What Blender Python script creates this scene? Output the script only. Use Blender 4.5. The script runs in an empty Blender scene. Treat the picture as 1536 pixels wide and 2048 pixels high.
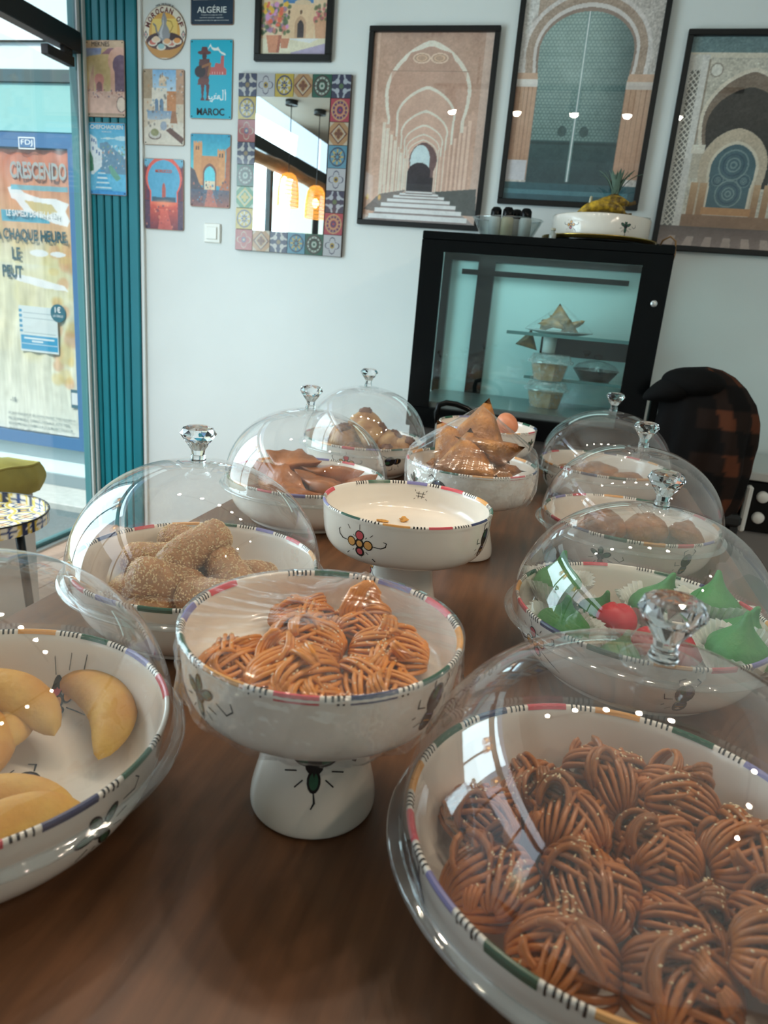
import bpy, math, random
import numpy as np
from math import sin, cos, pi, radians
from mathutils import Vector, Matrix

random.seed(7)
RNG = np.random.default_rng(11)
sc = bpy.context.scene
COL = sc.collection

# ------------------------------------------------------------------ camera
EYE = Vector((0.0, 0.0, 1.236))
F_PX = 1414.0
pitch, roll, yaw = radians(16.53), radians(4.92), radians(13.31)
fwd = Vector((-sin(yaw) * cos(pitch), cos(yaw) * cos(pitch), -sin(pitch)))
rt = Vector((cos(yaw), sin(yaw), 0))
up = rt.cross(fwd)
rt2 = cos(roll) * rt + sin(roll) * up
up2 = -sin(roll) * rt + cos(roll) * up
cam = bpy.data.cameras.new('camera')
cam.sensor_fit = 'VERTICAL'
cam.sensor_height = 36.0
cam.sensor_width = 27.0
cam.lens = F_PX / 2048 * 36.0
cam.clip_start = 0.02
cam.dof.use_dof = True
cam.dof.focus_distance = 1.05
cam.dof.aperture_fstop = 7.5
camo = bpy.data.objects.new('camera', cam)
COL.objects.link(camo)
M = Matrix((rt2, up2, -fwd)).transposed().to_4x4()
M.translation = EYE
camo.matrix_world = M
sc.camera = camo

# ------------------------------------------------------------------ world, sun, exposure
w = bpy.data.worlds.new('sky')
sc.world = w
w.use_nodes = True
nt = w.node_tree
nt.nodes.clear()
wo = nt.nodes.new('ShaderNodeOutputWorld')
bg = nt.nodes.new('ShaderNodeBackground')
sky = nt.nodes.new('ShaderNodeTexSky')
sky.sky_type = 'NISHITA'
sky.sun_disc = False
sky.sun_elevation = radians(52)
sky.sun_rotation = radians(240)
sky.air_density = 1.0
sky.dust_density = 2.5
bg.inputs['Strength'].default_value = 0.34
nt.links.new(sky.outputs[0], bg.inputs[0])
nt.links.new(bg.outputs[0], wo.inputs[0])

def link(o):
    COL.objects.link(o)
    return o

def lamp(name, kind, loc, energy, color, target=None, **kw):
    d = bpy.data.lights.new(name, kind)
    d.energy = energy
    d.color = color
    for k, v in kw.items():
        if k == 'portal':
            d.cycles.is_portal = True
        else:
            setattr(d, k, v)
    o = link(bpy.data.objects.new(name, d))
    o.location = loc
    if target is not None:
        o.rotation_euler = (Vector(target) - Vector(loc)).to_track_quat('-Z', 'Y').to_euler()
    return o

lamp('sun', 'SUN', (-6, -3, 9), 5.6, (1.0, 0.96, 0.90), target=(-6 + 0.8, -3 + 3.4, 9 - 5.2), angle=radians(0.6))
# daylight that comes through the two storefront openings
lamp('storefront_daylight', 'AREA', (-2.42, 1.25, 1.40), 98, (0.76, 0.91, 1.0), target=(0, 1.45, 1.20), shape='RECTANGLE', size=1.5, size_y=2.0)
sc.view_settings.view_transform = 'Standard'
sc.view_settings.look = 'None'
sc.view_settings.gamma = 1.0
sc.view_settings.use_curve_mapping = False
sc.view_settings.exposure = -0.12
cy = sc.cycles
cy.use_denoising = True
cy.max_bounces = 10
cy.diffuse_bounces = 4
cy.glossy_bounces = 5
cy.transmission_bounces = 8
cy.transparent_max_bounces = 32
cy.caustics_reflective = False
cy.caustics_refractive = False
cy.sample_clamp_indirect = 6.0
cy.blur_glossy = 0.5

# ------------------------------------------------------------------ helpers
def lin(c):
    c = np.asarray(c, float)
    if c.max() > 1.001:
        c = c / 255.0
    return np.where(c <= 0.04045, c / 12.92, ((c + 0.055) / 1.055) ** 2.4)

def rgba(c):
    l = lin(c)
    return (float(l[0]), float(l[1]), float(l[2]), 1.0)

MATS = {}
def mat(name, color=None, rough=0.5, metal=0.0, coat=0.0, noise=0.0, nscale=30.0, bump=0.0, bscale=60.0, emit=None, estr=0.0, attr=None, spec=0.5, sss=0.0, stretch=(1, 1, 1), trans=0.0, ior=1.45, color2=None):
    if name in MATS:
        return MATS[name]
    m = bpy.data.materials.new(name)
    m.use_nodes = True
    n = m.node_tree.nodes
    l = m.node_tree.links
    p = n['Principled BSDF']
    p.inputs['Roughness'].default_value = rough
    p.inputs['Metallic'].default_value = metal
    p.inputs['Coat Weight'].default_value = coat
    p.inputs['Coat Roughness'].default_value = 0.08
    p.inputs['Specular IOR Level'].default_value = spec
    p.inputs['Transmission Weight'].default_value = trans
    p.inputs['IOR'].default_value = ior
    if sss:
        p.inputs['Subsurface Weight'].default_value = sss
        p.inputs['Subsurface Radius'].default_value = (0.01, 0.006, 0.003)
    if color is not None:
        p.inputs['Base Color'].default_value = rgba(color)
    tc = None
    def coords():
        tc = n.new('ShaderNodeTexCoord')
        mp = n.new('ShaderNodeMapping')
        mp.inputs['Scale'].default_value = stretch
        l.new(tc.outputs['Object'], mp.inputs['Vector'])
        return mp.outputs[0]
    if attr:
        a = n.new('ShaderNodeVertexColor')
        a.layer_name = attr
        l.new(a.outputs[0], p.inputs['Base Color'])
    elif noise > 0:
        tx = n.new('ShaderNodeTexNoise')
        tx.inputs['Scale'].default_value = nscale
        tx.inputs['Detail'].default_value = 4
        l.new(coords(), tx.inputs['Vector'])
        rp = n.new('ShaderNodeValToRGB')
        base = lin(color)
        c2 = lin(color2) if color2 is not None else base * (1 - noise)
        c1 = base if color2 is not None else np.minimum(base * (1 + noise), 1)
        rp.color_ramp.elements[0].color = (*map(float, c2), 1)
        rp.color_ramp.elements[1].color = (*map(float, c1), 1)
        rp.color_ramp.elements[0].position = 0.3
        rp.color_ramp.elements[1].position = 0.7
        l.new(tx.outputs[0], rp.inputs[0])
        l.new(rp.outputs[0], p.inputs['Base Color'])
    if bump > 0:
        t2 = n.new('ShaderNodeTexNoise')
        t2.inputs['Scale'].default_value = bscale
        t2.inputs['Detail'].default_value = 3
        l.new(coords(), t2.inputs['Vector'])
        b = n.new('ShaderNodeBump')
        b.inputs['Strength'].default_value = bump
        b.inputs['Distance'].default_value = 0.01
        l.new(t2.outputs[0], b.inputs['Height'])
        l.new(b.outputs[0], p.inputs['Normal'])
    if emit is not None:
        p.inputs['Emission Color'].default_value = rgba(emit)
        p.inputs['Emission Strength'].default_value = estr
    MATS[name] = m
    return m

def thin_glass(name, tint=(1, 1, 1), f0=0.04, rough=0.0, gain=1.8, haze=0.0, hcol=(0.9, 0.9, 0.9), bump=0.0, bscale=60, stretch=(1, 1, 1), hscale=20, detail=3.0):
    """one thin sheet of clear glass or plastic: passes light, mirrors more towards grazing angles"""
    if name in MATS:
        return MATS[name]
    m = bpy.data.materials.new(name)
    m.use_nodes = True
    n = m.node_tree.nodes
    l = m.node_tree.links
    n.clear()
    out = n.new('ShaderNodeOutputMaterial')
    tr = n.new('ShaderNodeBsdfTransparent')
    tr.inputs[0].default_value = (*tint, 1)
    gl = n.new('ShaderNodeBsdfGlossy')
    gl.inputs['Roughness'].default_value = rough
    gl.inputs[0].default_value = (1, 1, 1, 1)
    lw = n.new('ShaderNodeLayerWeight')
    lw.inputs[0].default_value = 0.5
    pw = n.new('ShaderNodeMath'); pw.operation = 'POWER'; pw.inputs[1].default_value = 5
    l.new(lw.outputs['Facing'], pw.inputs[0])
    ma = n.new('ShaderNodeMath'); ma.operation = 'MULTIPLY_ADD'; ma.use_clamp = True
    ma.inputs[1].default_value = (1 - f0) * 0.85
    ma.inputs[2].default_value = f0 * gain
    l.new(pw.outputs[0], ma.inputs[0])
    mx = n.new('ShaderNodeMixShader')
    l.new(ma.outputs[0], mx.inputs[0])
    l.new(tr.outputs[0], mx.inputs[1])
    l.new(gl.outputs[0], mx.inputs[2])
    last = mx.outputs[0]
    tc = n.new('ShaderNodeTexCoord')
    if bump > 0:
        mp = n.new('ShaderNodeMapping'); mp.inputs['Scale'].default_value = stretch
        l.new(tc.outputs['Object'], mp.inputs[0])
        t2 = n.new('ShaderNodeTexNoise'); t2.inputs['Scale'].default_value = bscale; t2.inputs['Detail'].default_value = detail
        l.new(mp.outputs[0], t2.inputs['Vector'])
        b = n.new('ShaderNodeBump'); b.inputs['Strength'].default_value = bump; b.inputs['Distance'].default_value = 0.01
        l.new(t2.outputs[0], b.inputs['Height'])
        l.new(b.outputs[0], gl.inputs['Normal'])
        l.new(b.outputs[0], lw.inputs['Normal'])
    if haze > 0:
        df = n.new('ShaderNodeBsdfDiffuse'); df.inputs[0].default_value = (*hcol, 1)
        m2 = n.new('ShaderNodeMixShader')
        t3 = n.new('ShaderNodeTexNoise'); t3.inputs['Scale'].default_value = hscale; t3.inputs['Detail'].default_value = 5
        l.new(tc.outputs['Object'], t3.inputs['Vector'])
        mr = n.new('ShaderNodeMapRange')
        mr.inputs['From Min'].default_value = 0.35; mr.inputs['From Max'].default_value = 0.75
        mr.inputs['To Min'].default_value = haze * 0.3; mr.inputs['To Max'].default_value = haze * 1.7
        l.new(t3.outputs[0], mr.inputs[0])
        l.new(mr.outputs[0], m2.inputs[0])
        l.new(last, m2.inputs[1])
        l.new(df.outputs[0], m2.inputs[2])
        last = m2.outputs[0]
    l.new(last, out.inputs[0])
    MATS[name] = m
    return m

def mesh(name, V, Fc, m=None, parent=None, smooth=True, loc=None, cols=None, midx=None, mats=None):
    me = bpy.data.meshes.new(name)
    V = np.asarray(V, np.float32)
    if isinstance(Fc, np.ndarray) and Fc.ndim == 2:
        nf, k = Fc.shape
        me.vertices.add(len(V)); me.vertices.foreach_set('co', V.ravel())
        me.loops.add(nf * k); me.loops.foreach_set('vertex_index', Fc.astype(np.int32).ravel())
        me.polygons.add(nf); me.polygons.foreach_set('loop_start', np.arange(0, nf * k, k, dtype=np.int32))
        me.update(calc_edges=True)
    else:
        me.from_pydata([tuple(map(float, v)) for v in V], [], [tuple(map(int, f)) for f in Fc])
        me.update()
    if mats:
        for q in mats: me.materials.append(q)
        me.polygons.foreach_set('material_index', np.asarray(midx, np.int32))
    elif m is not None:
        me.materials.append(m)
    if smooth is True:
        me.polygons.foreach_set('use_smooth', np.ones(len(me.polygons), bool))
    if cols is not None:
        a = me.color_attributes.new('paint', 'FLOAT_COLOR', 'POINT')
        c4 = np.ones((len(V), 4), np.float32); c4[:, :3] = cols
        a.data.foreach_set('color', c4.ravel())
    o = bpy.data.objects.new(name, me)
    link(o)
    if parent is not None: o.parent = parent
    if loc is not None: o.location = loc
    return o

def tag(o, label=None, cat=None, group=None, kind=None):
    if label: o['label'] = label
    if cat: o['category'] = cat
    if group: o['group'] = group
    if kind: o['kind'] = kind
    return o

def thing(name, label, cat, loc=(0, 0, 0), rz=0.0, group=None, rot=None):
    o = bpy.data.objects.new(name, None)
    link(o)
    o.empty_display_size = 0.05
    o.location = loc
    o.rotation_euler = rot if rot else (0, 0, rz)
    return tag(o, label, cat, group)

def copy_tree(o, label=None, group=None, loc=None, rot=None, parent=None, scale=None):
    c = o.copy()
    link(c)
    c.parent = parent
    if label: c['label'] = label
    if group: c['group'] = group
    if loc is not None: c.location = loc
    if rot is not None: c.rotation_euler = rot
    if scale is not None: c.scale = scale if hasattr(scale, '__len__') else (scale,) * 3
    for ch in list(o.children):
        copy_tree(ch, parent=c)
    return c

class MB:
    """collects shapes into one mesh"""
    def __init__(s): s.V = []; s.F = []; s.n = 0; s.I = []
    def add(s, V, Fc, mi=0):
        V = [tuple(v) for v in V]
        s.V += V
        for f in Fc:
            s.F.append(tuple(i + s.n for i in f)); s.I.append(mi)
        s.n += len(V)
        return s
    def box(s, x0, x1, y0, y1, z0, z1, b=0.0, mi=0):
        if b <= 0:
            V = [(x, y, z) for z in (z0, z1) for y in (y0, y1) for x in (x0, x1)]
            Fc = [(0, 2, 3, 1), (4, 5, 7, 6), (0, 1, 5, 4), (2, 6, 7, 3), (0, 4, 6, 2), (1, 3, 7, 5)]
            return s.add(V, Fc, mi)
        b = min(b, (x1 - x0) / 2.01, (y1 - y0) / 2.01, (z1 - z0) / 2.01)
        V = []; idx = {}
        for i, x in enumerate((x0, x1)):
            for j, y in enumerate((y0, y1)):
                for k, z in enumerate((z0, z1)):
                    dx = b if i == 0 else -b; dy = b if j == 0 else -b; dz = b if k == 0 else -b
                    idx[i, j, k, 'x'] = len(V); V.append((x, y + dy, z + dz))
                    idx[i, j, k, 'y'] = len(V); V.append((x + dx, y, z + dz))
                    idx[i, j, k, 'z'] = len(V); V.append((x + dx, y + dy, z))
        Fc = []
        q = lambda *a: Fc.append(tuple(idx[t] for t in a))
        for i in (0, 1):
            f = [(i, 0, 0, 'x'), (i, 1, 0, 'x'), (i, 1, 1, 'x'), (i, 0, 1, 'x')]; q(*(f if i else f[::-1]))
            f = [(0, i, 0, 'y'), (0, i, 1, 'y'), (1, i, 1, 'y'), (1, i, 0, 'y')]; q(*(f if i else f[::-1]))
            f = [(0, 0, i, 'z'), (1, 0, i, 'z'), (1, 1, i, 'z'), (0, 1, i, 'z')]; q(*(f if i else f[::-1]))
        for a in (0, 1):
            for c in (0, 1):
                sg = (a == c)
                f = [(0, a, c, 'y'), (0, a, c, 'z'), (1, a, c, 'z'), (1, a, c, 'y')]; q(*(f if not sg else f[::-1]))
                f = [(a, 0, c, 'z'), (a, 0, c, 'x'), (a, 1, c, 'x'), (a, 1, c, 'z')]; q(*(f if not sg else f[::-1]))
                f = [(a, c, 0, 'x'), (a, c, 0, 'y'), (a, c, 1, 'y'), (a, c, 1, 'x')]; q(*(f if not sg else f[::-1]))
        for i in (0, 1):
            for j in (0, 1):
                for k in (0, 1):
                    f = [(i, j, k, 'x'), (i, j, k, 'y'), (i, j, k, 'z')]
                    q(*(f if (i + j + k) % 2 else f[::-1]))
        return s.add(V, Fc, mi)
    def lathe(s, prof, seg=32, c=(0, 0, 0), mi=0, close=False):
        V = []; Fc = []
        for r, z in prof:
            for k in range(seg):
                a = 2 * pi * k / seg
                V.append((c[0] + r * cos(a), c[1] + r * sin(a), c[2] + z))
        for i in range(len(prof) - 1):
            for k in range(seg):
                k2 = (k + 1) % seg
                Fc.append((i * seg + k, i * seg + k2, (i + 1) * seg + k2, (i + 1) * seg + k))
        return s.add(V, Fc, mi)
    def tube(s, pts, r, seg=8, mi=0, cap=True, closed=False):
        pts = [Vector(p) for p in pts]
        n = len(pts)
        rs = r if hasattr(r, '__len__') else [r] * n
        V = []; Fc = []
        prev = None
        for i, p in enumerate(pts):
            t = (pts[(i + 1) % n] - pts[i - 1]) if closed else (pts[min(i + 1, n - 1)] - pts[max(i - 1, 0)])
            t.normalize()
            if prev is None:
                a = Vector((0, 0, 1)) if abs(t.z) < 0.9 else Vector((1, 0, 0))
                u = t.cross(a).normalized()
            else:
                u = (prev - t * prev.dot(t)).normalized()
            prev = u
            v = t.cross(u)
            for k in range(seg):
                a = 2 * pi * k / seg
                V.append(p + (u * cos(a) + v * sin(a)) * rs[i])
        m = n if closed else n - 1
        for i in range(m):
            j = (i + 1) % n
            for k in range(seg):
                k2 = (k + 1) % seg
                Fc.append((i * seg + k, i * seg + k2, j * seg + k2, j * seg + k))
        if cap and not closed:
            Fc.append(tuple(range(seg))[::-1]); Fc.append(tuple((n - 1) * seg + k for k in range(seg)))
        return s.add(V, Fc, mi)
    def ell(s, c, r, nu=14, nv=9, mi=0, fn=None):
        V = [(0, 0, -1)]; Fc = []
        for j in range(1, nv):
            th = -pi / 2 + pi * j / nv
            for k in range(nu):
                a = 2 * pi * k / nu
                V.append((cos(th) * cos(a), cos(th) * sin(a), sin(th)))
        V.append((0, 0, 1))
        for k in range(nu):
            Fc.append((0, 1 + (k + 1) % nu, 1 + k))
            Fc.append((len(V) - 1, 1 + (nv - 2) * nu + k, 1 + (nv - 2) * nu + (k + 1) % nu))
        for j in range(nv - 2):
            for k in range(nu):
                a = 1 + j * nu
                Fc.append((a + k, a + (k + 1) % nu, a + nu + (k + 1) % nu, a + nu + k))
        W = []
        for v in V:
            q = fn(v) if fn else v
            W.append((c[0] + q[0] * r[0], c[1] + q[1] * r[1], c[2] + q[2] * r[2]))
        return s.add(W, Fc, mi)
    def build(s, name, m, parent=None, smooth=True, loc=None, mats=None):
        return mesh(name, s.V, s.F, m, parent, smooth, loc, midx=s.I if mats else None, mats=mats)

def noise3(p, f=1.0, seed=0.0):
    x, y, z = p[0] * f + seed, p[1] * f - seed * 1.7, p[2] * f + seed * 0.6
    return (sin(x * 1.3 + 1.7 * sin(y * 1.1)) + sin(y * 1.7 + 1.3 * sin(z * 1.4)) + sin(z * 1.5 + 1.9 * sin(x * 0.9))) / 3

def box_obj(name, x0, x1, y0, y1, z0, z1, m, parent=None, b=0.0, loc=None):
    return MB().box(x0, x1, y0, y1, z0, z1, b).build(name, m, parent, smooth=False, loc=loc)

def struct(o, label=None):
    o['kind'] = 'structure'
    if label: o['label'] = label
    return o

def text(body, width, x, z, m, parent, y=-0.001, align='CENTER', name='lettering', height=None, bold=0.0, thick=0.0004, shear=0.0, rot=None):
    """flat raised lettering in the XZ plane, read from -Y; fitted to a width (and height)"""
    c = bpy.data.curves.new('lettering', 'FONT')
    c.body = body
    c.align_x = 'LEFT'
    c.size = 1
    c.offset = bold
    c.extrude = 0.0
    c.resolution_u = 3
    c.shear = shear
    t = bpy.data.objects.new('tmp', c)
    me = bpy.data.meshes.new_from_object(t)
    bpy.data.objects.remove(t)
    n = len(me.vertices)
    co = np.zeros(n * 3, np.float32); me.vertices.foreach_get('co', co); co = co.reshape(-1, 3)
    lo, hi = co.min(0), co.max(0)
    k = width / (hi[0] - lo[0])
    kz = k if height is None else height / (hi[1] - lo[1])
    P = np.zeros_like(co)
    P[:, 0] = (co[:, 0] - lo[0]) * k
    P[:, 2] = (co[:, 1] - lo[1]) * kz
    off = {'CENTER': -width / 2, 'LEFT': 0, 'RIGHT': -width}[align]
    P[:, 0] += off + x
    P[:, 2] += z
    P[:, 1] = y
    if rot:
        cx, cz = x, z
        a = rot; q = P.copy()
        P[:, 0] = cx + (q[:, 0] - cx) * cos(a) - (q[:, 2] - cz) * sin(a)
        P[:, 2] = cz + (q[:, 0] - cx) * sin(a) + (q[:, 2] - cz) * cos(a)
    me.vertices.foreach_set('co', P.ravel())
    me.update()
    me.materials.clear(); me.materials.append(m)
    o = link(bpy.data.objects.new(name, me))
    o.parent = parent
    return o

# ------------------------------------------------------------------ painting on fine grids (flat print)
class Cv:
    def __init__(s, w, h, base=(255, 255, 255), res=420):
        s.w, s.h = w, h
        s.nx, s.ny = max(8, int(w * res)), max(8, int(h * res))
        s.U, s.V = np.meshgrid(np.linspace(0, 1, s.nx + 1), np.linspace(0, 1, s.ny + 1))
        s.A = np.zeros(s.U.shape + (3,)); s.A[:] = np.asarray(base, float)
        s.asp = h / w
    def put(s, mk, c, al=1.0):
        mk = np.clip(mk.astype(float), 0, 1)[..., None] * al
        s.A = s.A * (1 - mk) + np.asarray(c, float) * mk
    def poly(s, pts, c, al=1.0):
        x, y = s.U, s.V
        ins = np.zeros(x.shape, bool)
        n = len(pts)
        for i in range(n):
            x0, y0 = pts[i]; x1, y1 = pts[(i + 1) % n]
            if y0 == y1: continue
            cnd = ((y0 > y) != (y1 > y)) & (x < (x1 - x0) * (y - y0) / (y1 - y0) + x0)
            ins ^= cnd
        s.put(ins, c, al)
    def rect(s, x0, y0, x1, y1, c, al=1.0):
        s.put((s.U >= x0) & (s.U <= x1) & (s.V >= y0) & (s.V <= y1), c, al)
    def ell(s, cx, cy_, rx, ry, c, al=1.0, soft=0.0):
        d = np.hypot((s.U - cx) / rx, (s.V - cy_) / ry)
        s.put((d < 1) if soft == 0 else np.clip((1 - d) / soft, 0, 1), c, al)
    def ring(s, cx, cy_, rx, ry, wd, c, al=1.0):
        d = np.hypot((s.U - cx) / rx, (s.V - cy_) / ry)
        s.put(np.abs(d - 1) < wd, c, al)
    def line(s, pts, wd, c, al=1.0):
        X, Y = s.U, s.V * s.asp
        best = np.full(X.shape, 9.0)
        for (x0, y0), (x1, y1) in zip(pts[:-1], pts[1:]):
            y0, y1 = y0 * s.asp, y1 * s.asp
            dx, dy = x1 - x0, y1 - y0
            t = np.clip(((X - x0) * dx + (Y - y0) * dy) / max(dx * dx + dy * dy, 1e-9), 0, 1)
            best = np.minimum(best, np.hypot(X - x0 - t * dx, Y - y0 - t * dy))
        s.put(best < wd / 2, c, al)
    def grad(s, x0, y0, x1, y1, c0, c1, al=1.0):
        """c0 at the bottom, c1 at the top"""
        mk = (s.U >= x0) & (s.U <= x1) & (s.V >= y0) & (s.V <= y1)
        t = np.clip((s.V - y0) / (y1 - y0), 0, 1)[..., None]
        c = np.asarray(c0, float) * (1 - t) + np.asarray(c1, float) * t
        mk = mk[..., None] * al
        s.A = s.A * (1 - mk) + c * mk
    def noise(s, amp, cell=6, cols=None, stretch=(1, 1)):
        gx, gy = max(2, int(s.nx / cell / stretch[0])), max(2, int(s.ny / cell / stretch[1]))
        g = RNG.normal(0, 1, (gy + 2, gx + 2))
        fx = s.U * gx; fy = s.V * gy
        ix, iy = fx.astype(int), fy.astype(int)
        tx, ty = fx - ix, fy - iy
        n = (g[iy, ix] * (1 - tx) + g[iy, ix + 1] * tx) * (1 - ty) + (g[iy + 1, ix] * (1 - tx) + g[iy + 1, ix + 1] * tx) * ty
        s.A = s.A + (n * amp)[..., None] * (np.ones(3) if cols is None else np.asarray(cols))
        return n
    def dabs(s, n, box, cols, r=(0.01, 0.03), al=0.8):
        for i in range(n):
            x = RNG.uniform(box[0], box[2]); y = RNG.uniform(box[1], box[3])
            q = RNG.uniform(*r)
            s.ell(x, y, q, q / s.asp * RNG.uniform(0.6, 1.4), cols[i % len(cols)], al, 0.4)
    def build(s, name, m, parent, y=-0.001, x=0.0, z=0.0, mask=None, plane='xz', bulge=None):
        C = lin(np.clip(s.A, 0, 255) / 255.0).reshape(-1, 3)
        a = (s.U.ravel() - 0.5) * s.w; b = (s.V.ravel() - 0.5) * s.h
        V = np.zeros((a.size, 3))
        V[:, 0] = x + a
        if plane == 'xz':
            V[:, 1] = y; V[:, 2] = z + b
            if bulge is not None: V[:, 1] += bulge.ravel()
        else:
            V[:, 1] = z + b; V[:, 2] = y
        n1 = s.nx + 1
        i, j = np.meshgrid(np.arange(s.nx), np.arange(s.ny))
        q = (j * n1 + i).ravel()
        Fc = np.stack([q, q + 1, q + 1 + n1, q + n1], 1)
        if mask is not None:
            mm = mask.ravel()
            Fc = Fc[mm[Fc].all(1)]
        return mesh(name, V, Fc, m, parent, smooth=False, cols=C)

def arch_pts(cx, y0, spring, hw, kind='round', asp=1.0, n=24):
    """outline of an arched opening in 0..1 coordinates; asp = height/width of the sheet"""
    P = [(cx - hw, y0), (cx - hw, spring)]
    if kind == 'round':
        P += [(cx + hw * cos(a), spring + hw * sin(a) / asp) for a in np.linspace(pi, 0, n)]
    elif kind == 'horse':
        R = hw * 1.28
        a0 = math.asin(math.sqrt(max(0, 1 - (hw / R) ** 2)))
        P += [(cx + R * cos(a), spring + R * (sin(a) + sin(a0)) / asp) for a in np.linspace(pi + a0, -a0, n)]
    elif kind == 'point':
        R = hw * 1.35
        cxl, cxr = cx + R - hw, cx - R + hw
        at = math.acos((R - hw) / R)
        P += [(cxl + R * cos(a), spring + R * sin(a) / asp) for a in np.linspace(pi, pi - at, n // 2)]
        P += [(cxr + R * cos(a), spring + R * sin(a) / asp) for a in np.linspace(at, 0, n // 2)]
    P += [(cx + hw, spring), (cx + hw, y0)]
    return P

def earch(cx, y0, spring, hw, yc, top, neck=None, tip=0.0, n=40):
    """arched opening: widest half width hw at height yc, drawn in to neck at the springing"""
    neck = hw if neck is None else neck
    dl = math.acos(min(1, neck / hw))
    P = [(cx - neck, y0), (cx - neck, spring)]
    for a in np.linspace(pi + dl, -dl, n):
        c_, s_ = cos(a), sin(a)
        rv = (top - yc) if s_ >= 0 else (yc - spring) / max(sin(dl), 1e-6)
        P.append((cx + hw * c_, yc + rv * (s_ * (1 - tip) + tip * (1 - abs(c_)) * (1 if s_ >= 0 else 0) + (0 if s_ >= 0 else tip * s_))))
    return P + [(cx + neck, spring), (cx + neck, y0)]

# ------------------------------------------------------------------ materials of the room
WALLM = mat('white_wall_paint', (226, 230, 228), 0.75, noise=0.02, nscale=3, bump=0.05, bscale=250)
CEILM = mat('ceiling_paint', (205, 205, 198), 0.8)
TEAL = mat('teal_lacquer', (14, 122, 136), 0.42, noise=0.05, nscale=6)
TEALG = mat('teal_groove', (8, 70, 80), 0.6)
BLACK = mat('black_metal', (22, 24, 25), 0.45)
BLACKP = mat('black_plastic', (6, 8, 9), 0.22, spec=0.22)
SILVER = mat('brushed_aluminium', (190, 196, 196), 0.35, metal=0.7)
JAMB = mat('teal_grey_jamb', (66, 112, 116), 0.4)
FRAME = mat('black_picture_frame', (14, 15, 16), 0.4)
PRINT = mat('printed_paper', None, 0.55, attr='paint')
TIN = mat('printed_tin', None, 0.32, attr='paint')
TINB = mat('tin_edge', (150, 120, 100), 0.45, metal=0.4)
TILEM = mat('glazed_tile_print', None, 0.2, attr='paint', coat=0.3)
PANE = thin_glass('window_pane_glass', tint=(0.94, 0.99, 0.985), f0=0.04, gain=1.2)
GLAZ = thin_glass('picture_glazing', f0=0.04, gain=1.2)

# ------------------------------------------------------------------ the room shell
WY = 3.10                      # the back wall's face
XL, XR, YF, ZC = -2.25, 1.75, -1.9, 2.75
struct(box_obj('wall_back', -2.285, XR + 0.1, WY, WY + 0.12, 0, ZC, WALLM), 'white painted back wall with pictures hung on it')
struct(box_obj('wall_right', XR, XR + 0.1, YF, WY, 0, ZC, WALLM))
struct(box_obj('wall_front', XL - 0.1, XR + 0.1, YF - 0.1, YF, 0, ZC, WALLM))
struct(box_obj('ceiling', XL - 0.15, XR + 0.1, YF - 0.1, WY + 0.12, ZC, ZC + 0.1, CEILM))
FLOORB = mat('floor_base', (80, 62, 50), 0.7)
PLANK = mat('pale_floor_plank', (188, 160, 142), 0.45, noise=0.12, nscale=9, stretch=(1, 12, 1))
fl = struct(box_obj('floor', XL - 0.02, XR, YF, WY, -0.06, -0.006, FLOORB), 'pale wooden plank floor beside the open storefront')
pm = None
for i in range(27):
    x0 = XL + 0.15 * i
    if x0 > XR - 0.16: break
    if pm is None:
        pm = box_obj('plank', 0.0015, 0.1485, YF, WY, -0.006, 0.0, PLANK, fl, b=0.0012, loc=(x0, 0, 0))
    else:
        c = pm.copy(); link(c); c.location = (x0, 0, 0); c.parent = fl
# low soffit along the storefront
struct(box_obj('trim_2', XL, -1.62, YF, WY, 2.47, ZC, mat('soffit_paint', (150, 138, 124), 0.7)), 'low beige soffit above the storefront')

# teal fluted lining at the end of the back wall: backing and slats
tp = struct(box_obj('trim_1', XL, -1.992, WY - 0.012, WY, 0, ZC, TEALG), 'teal grooved wall lining beside the storefront')
xs = [-2.25, -2.213, -2.172, -2.131, -2.090, -2.049, -1.992]
for i in range(6):
    box_obj('slat', xs[i] + 0.003, xs[i + 1] - 0.003, WY - 0.026, WY - 0.012, 0, ZC, TEAL, tp, b=0.004)
struct(box_obj('trim_3', -1.992, -1.978, WY - 0.014, WY, 0, ZC, mat('white_trim', (235, 238, 236), 0.5)), 'thin white edging strip beside the teal lining')

# storefront: end jambs, head beam, transom, panes, sill
def part_box(name, a, m, parent, b=0.002):
    return box_obj(name, *a, m, parent, b=b)
jb = struct(box_obj('trim_4', -2.300, -2.262, 3.032, 3.073, 0, 2.75, JAMB, b=0.003), 'dark teal metal jamb at the end of the storefront')
struct(box_obj('trim_5', -2.2615, -2.253, 3.036, 3.073, 0, 2.75, mat('white_gasket', (214, 222, 222), 0.4), b=0.002), 'white metal strip of the storefront jamb')
struct(box_obj('trim_6', -2.2525, -2.243, 3.052, 3.073, 0, 2.75, JAMB, b=0.001), 'dark gap strip of the storefront jamb')
struct(box_obj('trim_7', -2.2425, -2.236, 3.050, 3.073, 0, 2.75, mat('white_gasket', (214, 222, 222), 0.4), b=0.003), 'pale strip of the storefront jamb')

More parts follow.
